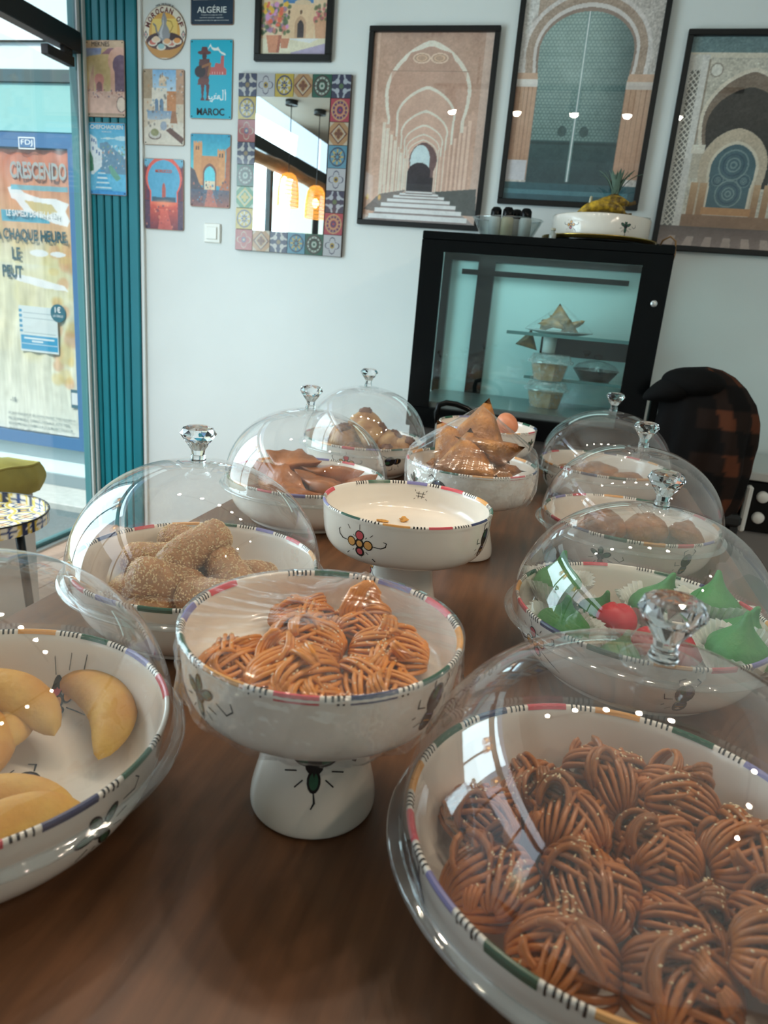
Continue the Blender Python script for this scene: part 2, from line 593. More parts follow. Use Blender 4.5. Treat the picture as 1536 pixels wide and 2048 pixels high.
wn = struct(box_obj('window_1', -2.29, -2.23, YF, 3.03, 2.15, 2.232, BLACK, b=0.003), 'black metal head beam of the open storefront')
part_box('guide_rail', (-2.268, -2.232, 2.82, 2.985, 2.088, 2.125), BLACK, wn)
part_box('bracket', (-2.262, -2.240, 2.93, 2.985, 2.118, 2.155), BLACK, wn)
for y in (-0.92, 0.06, 1.04, 2.02):
    part_box('mullion', (-2.28, -2.24, y - 0.025, y + 0.025, 0.0, 2.15), BLACK, wn)
for y0, y1 in ((-1.9, -0.945), (-0.895, 0.035), (0.085, 1.015), (1.065, 1.995)):
    part_box('pane', (-2.262, -2.256, y0, y1, 0.32, 2.15), PANE, wn, b=0)
    part_box('lower_panel', (-2.275, -2.245, y0, y1, 0.0, 0.32), BLACK, wn)
for y0, y1 in ((-1.9, 0.03), (0.09, 2.0), (2.05, 3.03)):
    part_box('transom_pane', (-2.262, -2.256, y0, y1, 2.232, 2.70), PANE, wn, b=0)
part_box('top_rail', (-2.29, -2.23, YF, 3.03, 2.70, 2.75), BLACK, wn)
dr = struct(box_obj('door_1', -2.30, -2.22, 2.045, 3.03, -0.005, 0.012, SILVER, b=0.003), 'metal threshold of the open shop door')
part_box('pane', (-2.262, -2.256, 2.05, 3.03, 0.03, 2.088), PANE, dr, b=0)
part_box('bottom_rail', (-2.275, -2.243, 2.05, 3.03, 0.012, 0.03), JAMB, dr)
part_box('lock_case', (-2.275, -2.24, 2.10, 2.27, 1.08, 1.17), mat('grey_lock', (70, 74, 76), 0.4), dr)

# ------------------------------------------------------------------ the street outside
ASPH = mat('asphalt', (92, 104, 106), 0.9, noise=0.2, nscale=90, bump=0.3, bscale=300)
struct(box_obj('street_ground', -14, XL - 0.07, -9, 14, -0.20, -0.115, ASPH), 'grey asphalt street outside the shop')
NW = mat('neighbour_render', (214, 236, 236), 0.7, noise=0.03, nscale=4)
nw = struct(box_obj('wall_street', -7.5, -2.32, 3.80, 4.6, -0.12, 4.2, NW), 'pale rendered neighbour wall across the doorway')
part_box('plinth', (-7.5, -2.32, 3.78, 3.80, -0.12, 0.0), mat('plinth_grey', (128, 142, 146), 0.8), nw)
part_box('dark_band', (-7.5, -2.36, 3.775, 3.80, 2.238, 2.302), mat('band_grey', (72, 92, 94), 0.6), nw)
part_box('pale_panel', (-7.5, -2.36, 3.785, 3.80, 1.99, 2.238), mat('pale_teal_panel', (140, 192, 188), 0.5), nw)
part_box('cable', (-4.2, -2.36, 3.786, 3.80, 2.44, 2.446), BLACK, nw)
kb = struct(box_obj('trim_8', -7.5, -2.32, 3.46, 3.78, -0.14, -0.075, mat('kerb_stone', (168, 172, 168), 0.8, noise=0.1, nscale=25), b=0.006), 'pale kerb along the neighbour wall')
# opposite side of the street, seen only in reflections
op = struct(box_obj('building_front', -13.5, -12.5, -9, 14, 0, 5.0, mat('facade_render', (206, 208, 200), 0.8)), 'pale house front across the street')
for y in (-6, -3.4, -0.8, 1.8, 4.4):
    part_box('shutter', (-12.52, -12.47, y, y + 1.1, 1.0, 2.9), mat('shutter_blue', (90, 120, 140), 0.6), op)

# advertising case on the neighbour wall
BLUEF = mat('blue_case_frame', (74, 112, 152), 0.4)
ac = thing('poster_case', 'blue framed outdoor advertising case with a torn lottery poster beyond the doorway', 'poster case', (-3.394, 3.785, 1.08))
Wc, Hc = 1.182, 1.79
W2, H2 = Wc / 2, Hc / 2
MB().box(-W2, W2, -0.05, 0.0, H2 - 0.075, H2).box(-W2, W2, -0.05, 0.0, -H2, -H2 + 0.075).box(-W2, -W2 + 0.06, -0.05, 0, -H2 + 0.075, H2 - 0.075).box(W2 - 0.060, W2, -0.05, 0, -H2 + 0.075, H2 - 0.075).build('case_frame', BLUEF, ac, False)
box_obj('back_board', -W2 + 0.06, W2 - 0.060, -0.02, 0, -H2 + 0.075, H2 - 0.075, mat('board_grey', (160, 170, 172), 0.7), ac)
pw, ph = Wc - 0.12, Hc - 0.165
cv = Cv(pw, ph, (232, 232, 205), 260)
cv.grad(0, 0, 1, 1, (240, 243, 230), (228, 216, 156))
cv.grad(0, 0.62, 1, 1.0, (232, 220, 160), (226, 146, 108))
cv.grad(0.55, 0.70, 1, 1.0, (232, 190, 140), (220, 132, 104), 0.7)
cv.dabs(60, (0, 0.3, 1, 0.72), [(232, 236, 224), (222, 212, 150), (236, 228, 190)], (0.04, 0.11), 0.45)
cv.dabs(26, (0.86, 0.2, 1, 0.7), [(224, 160, 110), (228, 200, 120)], (0.03, 0.07), 0.55)
cv.noise(7, 3, stretch=(1, 9))
cv.noise(5, 8)
TORN = (248, 249, 246)
cv.rect(0.55, 0.762, 0.86, 0.800, (96, 178, 200))
cv.poly([(0.60, 0.875), (0.66, 0.885), (0.70, 0.86), (0.80, 0.845), (0.90, 0.845), (0.985, 0.83), (0.96, 0.805), (0.99, 0.775), (0.97, 0.755), (0.88, 0.765), (0.78, 0.785), (0.70, 0.80), (0.66, 0.83)], TORN)
cv.poly([(0.70, 0.835), (0.80, 0.83), (0.88, 0.825), (0.91, 0.80), (0.84, 0.79), (0.76, 0.80)], (220, 200, 140))
cv.poly([(0.60, 0.872), (0.66, 0.878), (0.72, 0.85), (0.70, 0.828), (0.62, 0.84)], TORN)
cv.poly([(0.55, 0.585), (0.74, 0.575), (0.93, 0.553), (0.96, 0.535), (0.80, 0.54), (0.62, 0.56)], TORN)
cv.ell(0.78, 0.66, 0.06, 0.012, TORN); cv.ell(0.90, 0.66, 0.05, 0.009, TORN)

cv.rect(0.62, 0.868, 0.98, 0.885, (110, 186, 204), 0.8)
bulge = 0.004 * np.sin(cv.U * 60 + 3 * np.sin(cv.V * 9)) + 0.003 * np.sin(cv.V * 23 + cv.U * 7)
cv.build('torn_poster', PRINT, ac, y=-0.032, x=0.0, z=0, bulge=bulge)
DKT = mat('poster_ink_dark', (34, 82, 92), 0.6)
GRYT = mat('poster_ink_grey', (186, 190, 184), 0.6)
WHT = mat('poster_ink_white', (240, 244, 242), 0.6)
CYN = mat('poster_ink_cyan', (64, 170, 205), 0.6)
def PX(wx): return wx * 0.986 + 3.394
def PZ(wz): return (wz - 1.236) * 0.986 + 0.156
yt = -0.041
text('CRESCENDO', 0.375, PX(-3.113), PZ(1.745), GRYT, ac, yt, bold=0.03, height=0.09)
text('LE SAMEDI DE 13H A 15H', 0.36, PX(-3.165), PZ(1.538), WHT, ac, yt, bold=0.03, height=0.036)
text('A CHAQUE HEURE,', 0.50, PX(-3.185), PZ(1.395), DKT, ac, yt, bold=0.03, height=0.075)
text('LE', 0.06, PX(-3.295), PZ(1.295), DKT, ac, yt, bold=0.03, height=0.07)
text('PEUT', 0.14, PX(-3.33), PZ(1.19), DKT, ac, yt, bold=0.03, height=0.07)
text('-18', 0.045, PX(-3.385), PZ(0.43), DKT, ac, yt, height=0.03)
for i, s_ in enumerate(("LES JEUX D'ARGENT ET DE HASARD PEUVENT ETRE DANGEREUX :", "PERTES D'ARGENT, CONFLITS FAMILIAUX, ADDICTION...", "RETROUVEZ NOS CONSEILS SUR JOUEURS-INFO-SERVICE.FR", "(09 74 75 13 13 - APPEL NON SURTAXE)")):
    text(s_, (0.50, 0.46, 0.47, 0.30)[i], PX(-3.43), PZ(0.345 - i * 0.034), DKT, ac, yt, align='LEFT', height=0.02)
text('FDJ', 0.075, PX(-3.17), PZ(1.915), WHT, ac, -0.0505, height=0.034)
MB().box(PX(-3.225), PX(-3.115), -0.0508, -0.05, PZ(1.900), PZ(1.905)).box(PX(-3.225), PX(-3.115), -0.0508, -0.05, PZ(1.957), PZ(1.962)).box(PX(-3.225), PX(-3.22), -0.0508, -0.05, PZ(1.905), PZ(1.957)).box(PX(-3.12), PX(-3.115), -0.0508, -0.05, PZ(1.905), PZ(1.957)).build('logo_outline', WHT, ac, False)
# price grid, price roundel, phone picture
cg = Cv(0.27, 0.27, (228, 238, 236), 300)
cg.rect(0.02, 0.04, 0.98, 0.36, (44, 160, 205)); cg.rect(0.03, 0.17, 0.97, 0.185, (235, 245, 245)); cg.rect(0.1, 0.28, 0.9, 0.31, (235, 245, 245)); cg.rect(0.3, 0.22, 0.6, 0.25, (235, 245, 245))
for k in range(5):
    cg.rect(0.0, 0.42 + k * 0.11, 0.08, 0.48 + k * 0.11, (44, 150, 190)); cg.rect(0.1, 0.41 + k * 0.11, 0.95, 0.42 + k * 0.11, (150, 176, 180))
cg.build('price_table', PRINT, ac, y=yt - 0.001, x=PX(-3.165), z=PZ(0.895))
MB().lathe([(0.0001, 0.0), (0.052, 0.0), (0.052, 0.003), (0.0001, 0.003)], 32).build('price_roundel', mat('roundel_ink', (44, 108, 124), 0.5), ac, False, loc=(PX(-3.02), yt, PZ(1.005))).rotation_euler = (pi / 2, 0, 0)
text('1€', 0.04, PX(-3.02), PZ(1.008), WHT, ac, yt - 0.0045, bold=0.02, height=0.034)
text('LA GRILLE', 0.07, PX(-3.02), PZ(0.982), WHT, ac, yt - 0.0045, height=0.014)
MB().box(PX(-2.955), PX(-2.895), yt - 0.002, yt, PZ(0.44), PZ(0.555)).build('phone_outline', mat('phone_ink', (70, 110, 124), 0.5), ac, False)
MB().box(PX(-2.950), PX(-2.900), yt - 0.003, yt - 0.002, PZ(0.462), PZ(0.535)).build('phone_screen', WHT, ac, False)
box_obj('case_glazing', -W2 + 0.06, W2 - 0.060, -0.047, -0.045, -H2 + 0.075, H2 - 0.075, thin_glass('case_film', f0=0.05, gain=2.0, bump=0.35, bscale=5, stretch=(1, 1, 0.5), rough=0.05, detail=1.0), ac)

# ------------------------------------------------------------------ tin signs and pictures on the back wall
def sign_root(name, label, x0, x1, z0, z1, y, r=0.008):
    w_, h_ = x1 - x0, z1 - z0
    P = []
    for cx, cz, a0 in ((w_ / 2 - r, h_ / 2 - r, 0), (-w_ / 2 + r, h_ / 2 - r, pi / 2), (-w_ / 2 + r, -h_ / 2 + r, pi), (w_ / 2 - r, -h_ / 2 + r, 1.5 * pi)):
        for k in range(5):
            a = a0 + k * pi / 8
            P.append((cx + r * cos(a), cz + r * sin(a)))
    n = len(P)
    V = [(p[0], 0, p[1]) for p in P] + [(p[0], -0.004, p[1]) for p in P]
    Fc = [tuple(range(n)), tuple(range(n, 2 * n))[::-1]] + [(i, (i + 1) % n, n + (i + 1) % n, n + i)[::-1] for i in range(n)]
    o = mesh(name, V, Fc, TINB, smooth=False, loc=((x0 + x1) / 2, y, (z0 + z1) / 2))
    tag(o, label, 'sign', 'tin signs on the wall')
    return o, w_, h_

def finish_sign(o, c):
    rr = 0.008
    X = (np.abs(c.U - 0.5)) * c.w; Z = (np.abs(c.V - 0.5)) * c.h
    dx = np.maximum(X - (c.w / 2 - rr), 0); dz = np.maximum(Z - (c.h / 2 - rr), 0)
    c.build('printed_face', TIN, o, y=-0.0045, mask=(np.hypot(dx, dz) <= rr))
    nl = None
    for sx in (-1, 1):
        for sz in (-1, 1):
            if nl is None: nl = MB().ell((0, 0, 0), (0.003, 0.0015, 0.003), 8, 5).build('nail', BLACK, o); q = nl
            else: q = nl.copy(); link(q)
            q.location = (sx * (c.w / 2 - 0.009), -0.0045, sz * (c.h / 2 - 0.009))

yW = WY - 0.001
INK = mat('sign_ink_black', (26, 24, 26), 0.45)
INKW = mat('sign_ink_white', (238, 242, 240), 0.45)
INKR = mat('sign_ink_orange', (224, 96, 60), 0.45)
INKB = mat('sign_ink_maroon', (110, 40, 34), 0.45)
# blue sign with a musician
o, w_, h_ = sign_root('tin_sign', 'bright blue tin sign of a hatted musician with MAROC below', -1.748, -1.55, 1.927, 2.228, yW)
c = Cv(w_, h_, (0, 172, 200), 520)
c.poly([(0.40, 0.86), (0.48, 0.945), (0.52, 0.90), (0.60, 0.89), (0.66, 0.905), (0.72, 0.85), (0.82, 0.83), (0.84, 0.80), (0.74, 0.82), (0.66, 0.865), (0.58, 0.86), (0.52, 0.875), (0.48, 0.915)], (236, 236, 230))
c.poly([(0.44, 0.56), (0.86, 0.56), (0.86, 0.63), (0.80, 0.66), (0.80, 0.80), (0.73, 0.80), (0.72, 0.70), (0.60, 0.71), (0.58, 0.66), (0.48, 0.66)], (190, 92, 88))
for k in range(6): c.rect(0.46 + k * 0.06, 0.57, 0.475 + k * 0.06, 0.60, (232, 190, 180))
MR = (96, 44, 42)
c.ell(0.34, 0.835, 0.16, 0.028, MR); c.poly([(0.26, 0.84), (0.28, 0.905), (0.40, 0.905), (0.44, 0.84)], MR)
c.ell(0.34, 0.79, 0.055, 0.045, (70, 34, 34))
c.poly([(0.22, 0.75), (0.46, 0.76), (0.48, 0.62), (0.44, 0.50), (0.22, 0.50), (0.20, 0.62)], (92, 50, 44))
c.ell(0.24, 0.60, 0.13, 0.075, (40, 24, 26)); c.line([(0.30, 0.66), (0.48, 0.70), (0.44, 0.56)], 0.05, (150, 96, 50))
c.poly([(0.20, 0.51), (0.46, 0.51), (0.44, 0.43), (0.18, 0.43)], (108, 58, 50))
for x in (0.26, 0.38): c.poly([(x, 0.44), (x + 0.09, 0.44), (x + 0.06, 0.28), (x + 0.10, 0.235), (x - 0.01, 0.235), (x + 0.02, 0.28)], MR)
# calligraphic strokes of the Arabic word
for pts in ([(0.84, 0.375), (0.85, 0.245)], [(0.785, 0.37), (0.79, 0.255), (0.74, 0.245), (0.71, 0.275)], [(0.71, 0.28), (0.66, 0.26), (0.67, 0.30), (0.71, 0.30)], [(0.66, 0.265), (0.60, 0.265), (0.58, 0.295), (0.62, 0.30)], [(0.60, 0.265), (0.55, 0.25), (0.53, 0.225), (0.50, 0.235)], [(0.53, 0.28), (0.52, 0.26), (0.46, 0.26), (0.45, 0.29)]):
    c.line(pts, 0.022, (232, 240, 238))
c.ell(0.62, 0.325, 0.012, 0.008, (232, 240, 238)); c.ell(0.49, 0.232, 0.012, 0.008, (232, 240, 238))
finish_sign(o, c)
text('MAROC', w_ * 0.66, 0, -h_ * 0.455, INK, o, -0.006, bold=0.02, height=0.028)

# old travel sign, partly cut by the frame
o, w_, h_ = sign_root('tin_sign', 'dark navy tin sign with ALGERIE lettering above the blue musician sign', -1.746, -1.55, 2.28, 2.58, yW)
c = Cv(w_, h_, (34, 54, 74), 480)
c.rect(0.06, 0.30, 0.94, 0.97, (150, 120, 90))
c.poly([(0.06, 0.30), (0.06, 0.62), (0.20, 0.55), (0.30, 0.40), (0.40, 0.30)], (206, 196, 176)); c.ell(0.48, 0.42, 0.14, 0.11, (190, 90, 64)); c.poly([(0.6, 0.30), (0.94, 0.30), (0.94, 0.6), (0.74, 0.52)], (62, 54, 44))
c.ell(0.3, 0.7, 0.2, 0.14, (196, 170, 120)); c.dabs(30, (0.1, 0.34, 0.9, 0.9), [(90, 60, 44), (200, 150, 90), (60, 70, 60)], (0.02, 0.05), 0.7)
finish_sign(o, c)
text('ALGÉRIE', w_ * 0.68, 0, -h_ * 0.355, INKW, o, -0.006, height=0.028)
for k in range(3):
    text(('Transports et voyages par la mer', 'service postal regulier', 'renseignements dans les agences et bureaux')[k], w_ * (0.5, 0.56, 0.8)[k], 0, -h_ * (0.39 + 0.032 * k), INKW, o, -0.006, height=0.005)

# round sign
o = MB().lathe([(0.0001, 0), (0.101, 0), (0.101, 0.004), (0.0001, 0.004)], 48).build('tin_sign', TINB, None, False, loc=(-1.869, yW, 2.253))
o.rotation_euler = (pi / 2, 0, 0)
tag(o, 'round tin sign of a silver coffee pot on a tray of sweets', 'sign', 'tin signs on the wall')
c = Cv(0.2, 0.2, (226, 206, 176), 560)
c.ell(0.5, 0.5, 0.5, 0.5, (232, 222, 204)); c.ell(0.5, 0.5, 0.37, 0.37, (222, 168, 84)); c.grad(0.2, 0.3, 0.8, 0.75, (226, 190, 110), (240, 214, 120), 0.8)
c.poly([(0.0, 0.33), (0.02, 0.24), (0.14, 0.10), (0.34, 0.02), (0.66, 0.02), (0.86, 0.10), (0.98, 0.24), (1.0, 0.33)], (196, 140, 66))
c.ell(0.5, 0.34, 0.44, 0.17, (92, 52, 40)); c.ell(0.5, 0.355, 0.40, 0.145, (60, 36, 34))
c.poly([(0.47, 0.86), (0.51, 0.86), (0.56, 0.74), (0.54, 0.66), (0.64, 0.50), (0.62, 0.40), (0.54, 0.34), (0.44, 0.34), (0.36, 0.40), (0.35, 0.50), (0.44, 0.66), (0.43, 0.74)], (146, 146, 150))
c.poly([(0.47, 0.82), (0.49, 0.66), (0.44, 0.50), (0.46, 0.38), (0.38, 0.42), (0.38, 0.50), (0.46, 0.66)], (206, 206, 208), 0.8)
c.line([(0.37, 0.46), (0.31, 0.52), (0.29, 0.62), (0.24, 0.66)], 0.035, (120, 120, 126)); c.line([(0.57, 0.72), (0.66, 0.70), (0.70, 0.62), (0.66, 0.54), (0.62, 0.50)], 0.022, (176, 140, 60))
for x, y, q in ((0.22, 0.30, (206, 110, 90)), (0.42, 0.22, (150, 190, 190)), (0.66, 0.28, (200, 120, 100)), (0.80, 0.33, (224, 150, 80)), (0.30, 0.36, (230, 200, 170)), (0.56, 0.32, (226, 170, 120))):
    c.ell(x, y, 0.11, 0.055, (226, 214, 196)); c.ell(x, y + 0.02, 0.08, 0.05, q)
for sx in (0.055, 0.945):
    c.poly([(sx - 0.05, 0.46), (sx, 0.38), (sx + 0.05, 0.46), (sx, 0.54)], (40, 40, 60)); c.poly([(sx - 0.03, 0.46), (sx, 0.41), (sx + 0.03, 0.46), (sx, 0.51)], (230, 220, 210)); c.poly([(sx - 0.015, 0.46), (sx, 0.435), (sx + 0.015, 0.46), (sx, 0.485)], (200, 60, 50))
msk = np.hypot(c.U - 0.5, c.V - 0.5) <= 0.497
c.build('printed_face', TIN, o, y=0.0046, mask=msk, plane='xy')
def arc_text(body, R, a0, a1, sz, m, par):
    n = len(body)
    for i, ch in enumerate(body):
        if ch == ' ': continue
        a = a0 + (a1 - a0) * i / (n - 1)
        t = text(ch, sz * (0.35 if ch == 'I' else 0.8), 0, -sz / 2, m, par, 0, bold=0.03, height=sz, name='lettering')
        t.rotation_euler = (-pi / 2, 0, a - pi / 2)
        t.location = (R * cos(a), R * sin(a), 0.0056)
arc_text('MOROCAN OF', 0.083, radians(160), radians(20), 0.022, INKB, o)
arc_text('TASTE THE FLAVOR OF', 0.104, radians(112), radians(66), 0.006, INK, o)

# street sketch sign
o, w_, h_ = sign_root('tin_sign', 'tin sign of a pale old town street with teapots below the round sign', -1.975, -1.776, 1.817, 2.115, yW)
c = Cv(w_, h_, (206, 190, 168), 480)
c.grad(0.2, 0.7, 0.85, 1, (196, 214, 226), (120, 172, 214)); c.rect(0, 0.62, 0.24, 1, (170, 150, 124)); c.rect(0.80, 0.55, 1, 1, (190, 150, 120))
c.ell(0.48, 0.86, 0.09, 0.06, (226, 206, 180)); c.rect(0.39, 0.78, 0.57, 0.86, (216, 190, 160)); c.line([(0.48, 0.90), (0.48, 0.95)], 0.015, (150, 110, 80))
c.rect(0.22, 0.5, 0.58, 0.76, (222, 214, 200))
for x in (0.30, 0.42): c.poly(arch_pts(x + 0.03, 0.42, 0.58, 0.045, 'point', c.asp), (104, 132, 160))
c.rect(0.58, 0.45, 0.80, 0.72, (196, 132, 84)); c.grad(0.1, 0.34, 0.7, 0.46, (170, 180, 190), (120, 150, 180))
c.poly([(0, 0.0), (1, 0.0), (1, 0.30), (0.6, 0.36), (0.3, 0.33), (0, 0.22)], (214, 204, 188))
c.dabs(90, (0, 0.1, 1, 0.98), [(150, 116, 84), (226, 220, 210), (110, 140, 166), (190, 140, 100), (90, 84, 80)], (0.01, 0.035), 0.6)
c.ell(0.28, 0.13, 0.16, 0.06, (120, 100, 90)); c.ell(0.28, 0.14, 0.14, 0.05, (196, 190, 180)); c.ell(0.28, 0.17, 0.10, 0.05, (140, 140, 96))
c.ell(0.5, 0.26, 0.08, 0.06, (150, 160, 176)); c.poly([(0.66, 0.30), (0.84, 0.30), (0.80, 0.46), (0.70, 0.46)], (160, 110, 76)); c.poly([(0.55, 0.2), (0.95, 0.02), (1, 0.10), (0.66, 0.24)], (96, 60, 44))
c.noise(5, 4)
finish_sign(o, c)

# red arch sign
o, w_, h_ = sign_root('tin_sign', 'red and purple tin sign of a glowing gate arch lettered MOROCCO', -1.975, -1.778, 1.466, 1.763, yW)
c = Cv(w_, h_, (120, 46, 60), 480)
c.rect(0, 0.88, 1, 1, (110, 176, 204))
c.rect(0, 0.40, 1, 0.88, (116, 48, 62)); c.rect(0.06, 0.44, 0.94, 0.84, (92, 48, 76)); c.rect(0.1, 0.72, 0.9, 0.82, (120, 62, 74))
for k in range(16): c.poly([(k / 16, 0.87), ((k + .5) / 16, 0.91), ((k + 1) / 16, 0.87)], (96, 56, 76))
c.poly(arch_pts(0.5, 0.38, 0.54, 0.36, 'horse', c.asp), (232, 96, 80)); c.poly(arch_pts(0.5, 0.38, 0.54, 0.32, 'horse', c.asp), (86, 168, 204))
c.poly([(0.45, 0.40), (0.45, 0.58), (0.47, 0.64), (0.5, 0.67), (0.53, 0.64), (0.55, 0.58), (0.55, 0.40)], (190, 90, 76)); c.poly([(0.20, 0.40), (0.20, 0.47), (0.42, 0.46), (0.6, 0.47), (0.8, 0.47), (0.8, 0.40)], (60, 90, 110))
c.grad(0, 0, 1, 0.40, (110, 40, 56), (236, 96, 72)); c.ell(0.5, 0.38, 0.38, 0.06, (250, 160, 120), 0.7, 0.7)
c.poly([(0.34, 0), (0.42, 0.3), (0.58, 0.3), (0.72, 0)], (236, 110, 90), 0.6); c.rect(0, 0, 0.14, 0.42, (60, 50, 84), 0.8); c.rect(0.86, 0, 1, 0.42, (60, 50, 84), 0.8)
c.dabs(36, (0.05, 0.05, 0.95, 0.36), [(66, 50, 84), (255, 170, 130), (150, 60, 70)], (0.01, 0.035), 0.55)
c.noise(4, 4)
finish_sign(o, c)
text('MOROCCO', w_ * 0.42, 0, h_ * 0.305, INKR, o, -0.006, bold=0.02, height=0.013)

# gate sign
o, w_, h_ = sign_root('tin_sign', 'tin sign of an orange gateway with two towers on turquoise sky', -1.745, -1.552, 1.573, 1.870, yW)
c = Cv(w_, h_, (30, 160, 190), 480)
c.grad(0, 0.5, 1, 1, (90, 196, 206), (20, 150, 186))
OR, OD = (214, 150, 92), (160, 92, 62)
c.rect(0.08, 0.3, 0.30, 0.88, OR); c.rect(0.68, 0.3, 0.88, 0.78, OR); c.rect(0.28, 0.3, 0.72, 0.70, (206, 140, 84))
for x in (0.08, 0.68):
    for k in range(4): c.rect(x + 0.06 * k, (0.88 if x < .5 else 0.78), x + 0.03 + 0.06 * k, (0.90 if x < .5 else 0.80), OR)
for x in (0.15, 0.21): c.poly(arch_pts(x, 0.78, 0.82, 0.018, 'round', c.asp), (84, 60, 50))
for x in (0.74, 0.80): c.poly(arch_pts(x, 0.69, 0.73, 0.016, 'round', c.asp), (84, 60, 50))
c.poly(arch_pts(0.49, 0.22, 0.46, 0.17, 'point', c.asp), (120, 70, 52)); c.poly(arch_pts(0.49, 0.22, 0.45, 0.135, 'point', c.asp), (96, 206, 220))
c.grad(0.36, 0.22, 0.62, 0.36, (232, 190, 150), (240, 214, 180), 0.9)
c.poly([(0, 0), (0, 0.55), (0.12, 0.5), (0.22, 0.34), (0.34, 0.24), (0.34, 0)], (74, 66, 76)); c.poly([(1, 0), (1, 0.85), (0.90, 0.80), (0.88, 0.4), (0.74, 0.26), (0.66, 0)], (176, 100, 62))
c.grad(0, 0, 1, 0.24, (150, 84, 76), (70, 84, 110), 0.85); c.poly([(0.36, 0.0), (0.44, 0.24), (0.56, 0.24), (0.7, 0)], (214, 110, 84), 0.7)
c.dabs(60, (0.02, 0.06, 0.98, 0.36), [(44, 70, 104), (216, 120, 90), (30, 40, 60), (90, 150, 190)], (0.008, 0.03), 0.7)
c.noise(5, 4)
finish_sign(o, c)

# the two signs on the teal lining
yT = WY - 0.027
o, w_, h_ = sign_root('tin_sign', 'faded ochre tin sign of an old city gate lettered MEKNES', -2.24, -2.048, 1.917, 2.216, yT)
c = Cv(w_, h_, (206, 180, 156), 480)
c.rect(0, 0.905, 1, 1, (200, 172, 140)); c.grad(0, 0.75, 1, 0.90, (170, 176, 190), (132, 146, 186))
c.poly([(0, 0.78), (0.12, 0.80), (0.4, 0.82), (0.42, 0.90), (1, 0.90), (1, 0.34), (0, 0.34)], (200, 176, 130)); c.poly([(0.4, 0.82), (0.6, 0.90), (1, 0.90), (1, 0.72), (0.6, 0.82)], (150, 110, 120))
c.poly(arch_pts(0.86, 0.34, 0.62, 0.22, 'horse', c.asp), (214, 170, 150)); c.poly(arch_pts(0.90, 0.34, 0.60, 0.16, 'horse', c.asp), (110, 90, 110)); c.poly(arch_pts(0.34, 0.34, 0.44, 0.10, 'horse', c.asp), (206, 140, 130)); c.poly(arch_pts(0.34, 0.34, 0.42, 0.07, 'round', c.asp), (130, 84, 84))
c.poly([(0, 0.34), (0.2, 0.7), (0.2, 0.34)], (176, 120, 110), 0.5)
c.grad(0, 0.05, 1, 0.34, (222, 184, 166), (206, 168, 150)); c.dabs(60, (0.04, 0.26, 0.98, 0.36), [(130, 80, 80), (230, 210, 196), (90, 90, 120), (170, 100, 90)], (0.008, 0.022), 0.8)
c.ell(0.9, 0.17, 0.12, 0.10, (226, 206, 188)); c.ring(0.9, 0.17, 0.12, 0.10, 0.06, (120, 90, 90)); c.rect(0.03, 0.02, 0.97, 0.05, (176, 150, 128))
c.noise(6, 5)
finish_sign(o, c)
text('MEKNES', w_ * 0.46, -w_ * 0.10, h_ * 0.418, INK, o, -0.006, height=0.019)

o, w_, h_ = sign_root('tin_sign', 'blue and white tin sign of stepped houses lettered CHEFCHAOUEN', -2.238, -2.05, 1.597, 1.895, yT)
c = Cv(w_, h_, (100, 186, 222), 480)
c.grad(0, 0.5, 1, 1, (150, 206, 226), (70, 170, 214)); c.poly([(0.3, 0.78), (0.5, 0.80), (0.8, 0.79), (0.55, 0.775)], (214, 236, 240)); c.ell(0.9, 0.79, 0.2, 0.03, (206, 230, 238), 0.8)
c.poly([(0.3, 0.72), (0.5, 0.74), (0.7, 0.64), (1, 0.52), (1, 0.3), (0.3, 0.3)], (110, 150, 176)); 
c.poly([(0.04, 0.84), (0.22, 0.78), (0.24, 0.66), (0.36, 0.62), (0.34, 0.40), (0.1, 0.28), (0.04, 0.28)], (226, 236, 240)); c.poly([(0.02, 0.62), (0.10, 0.52), (0.12, 0.34), (0.02, 0.32)], (70, 130, 100))
for x, y in ((0.07, 0.74), (0.13, 0.73), (0.18, 0.70), (0.10, 0.62), (0.2, 0.58), (0.26, 0.55)): c.rect(x, y, x + 0.03, y + 0.045, (60, 110, 170))
c.dabs(70, (0.35, 0.36, 0.98, 0.70), [(216, 226, 232), (190, 150, 140), (90, 150, 190), (236, 240, 240), (120, 160, 140)], (0.012, 0.03), 0.85)
for k in range(9): c.poly([(0.14 + 0.012 * k, 0.06 + 0.034 * k), (0.62 - 0.025 * k, 0.06 + 0.034 * k), (0.60 - 0.025 * k, 0.075 + 0.034 * k), (0.15 + 0.012 * k, 0.075 + 0.034 * k)], (226, 238, 242) if k % 2 else (60, 150, 206))
c.poly([(0.52, 0.40), (0.60, 0.42), (0.86, 0.24), (0.74, 0.2), (0.6, 0.28)], (110, 170, 150)); c.rect(0, 0, 1, 0.06, (60, 150, 214)); c.noise(5, 4)
finish_sign(o, c)
text('CHEFCHAOUEN', w_ * 0.88, 0, h_ * 0.41, INKW, o, -0.006, bold=0.02, height=0.017)
text('MOROCCO', w_ * 0.26, 0, h_ * 0.365, INKW, o, -0.006, height=0.006)

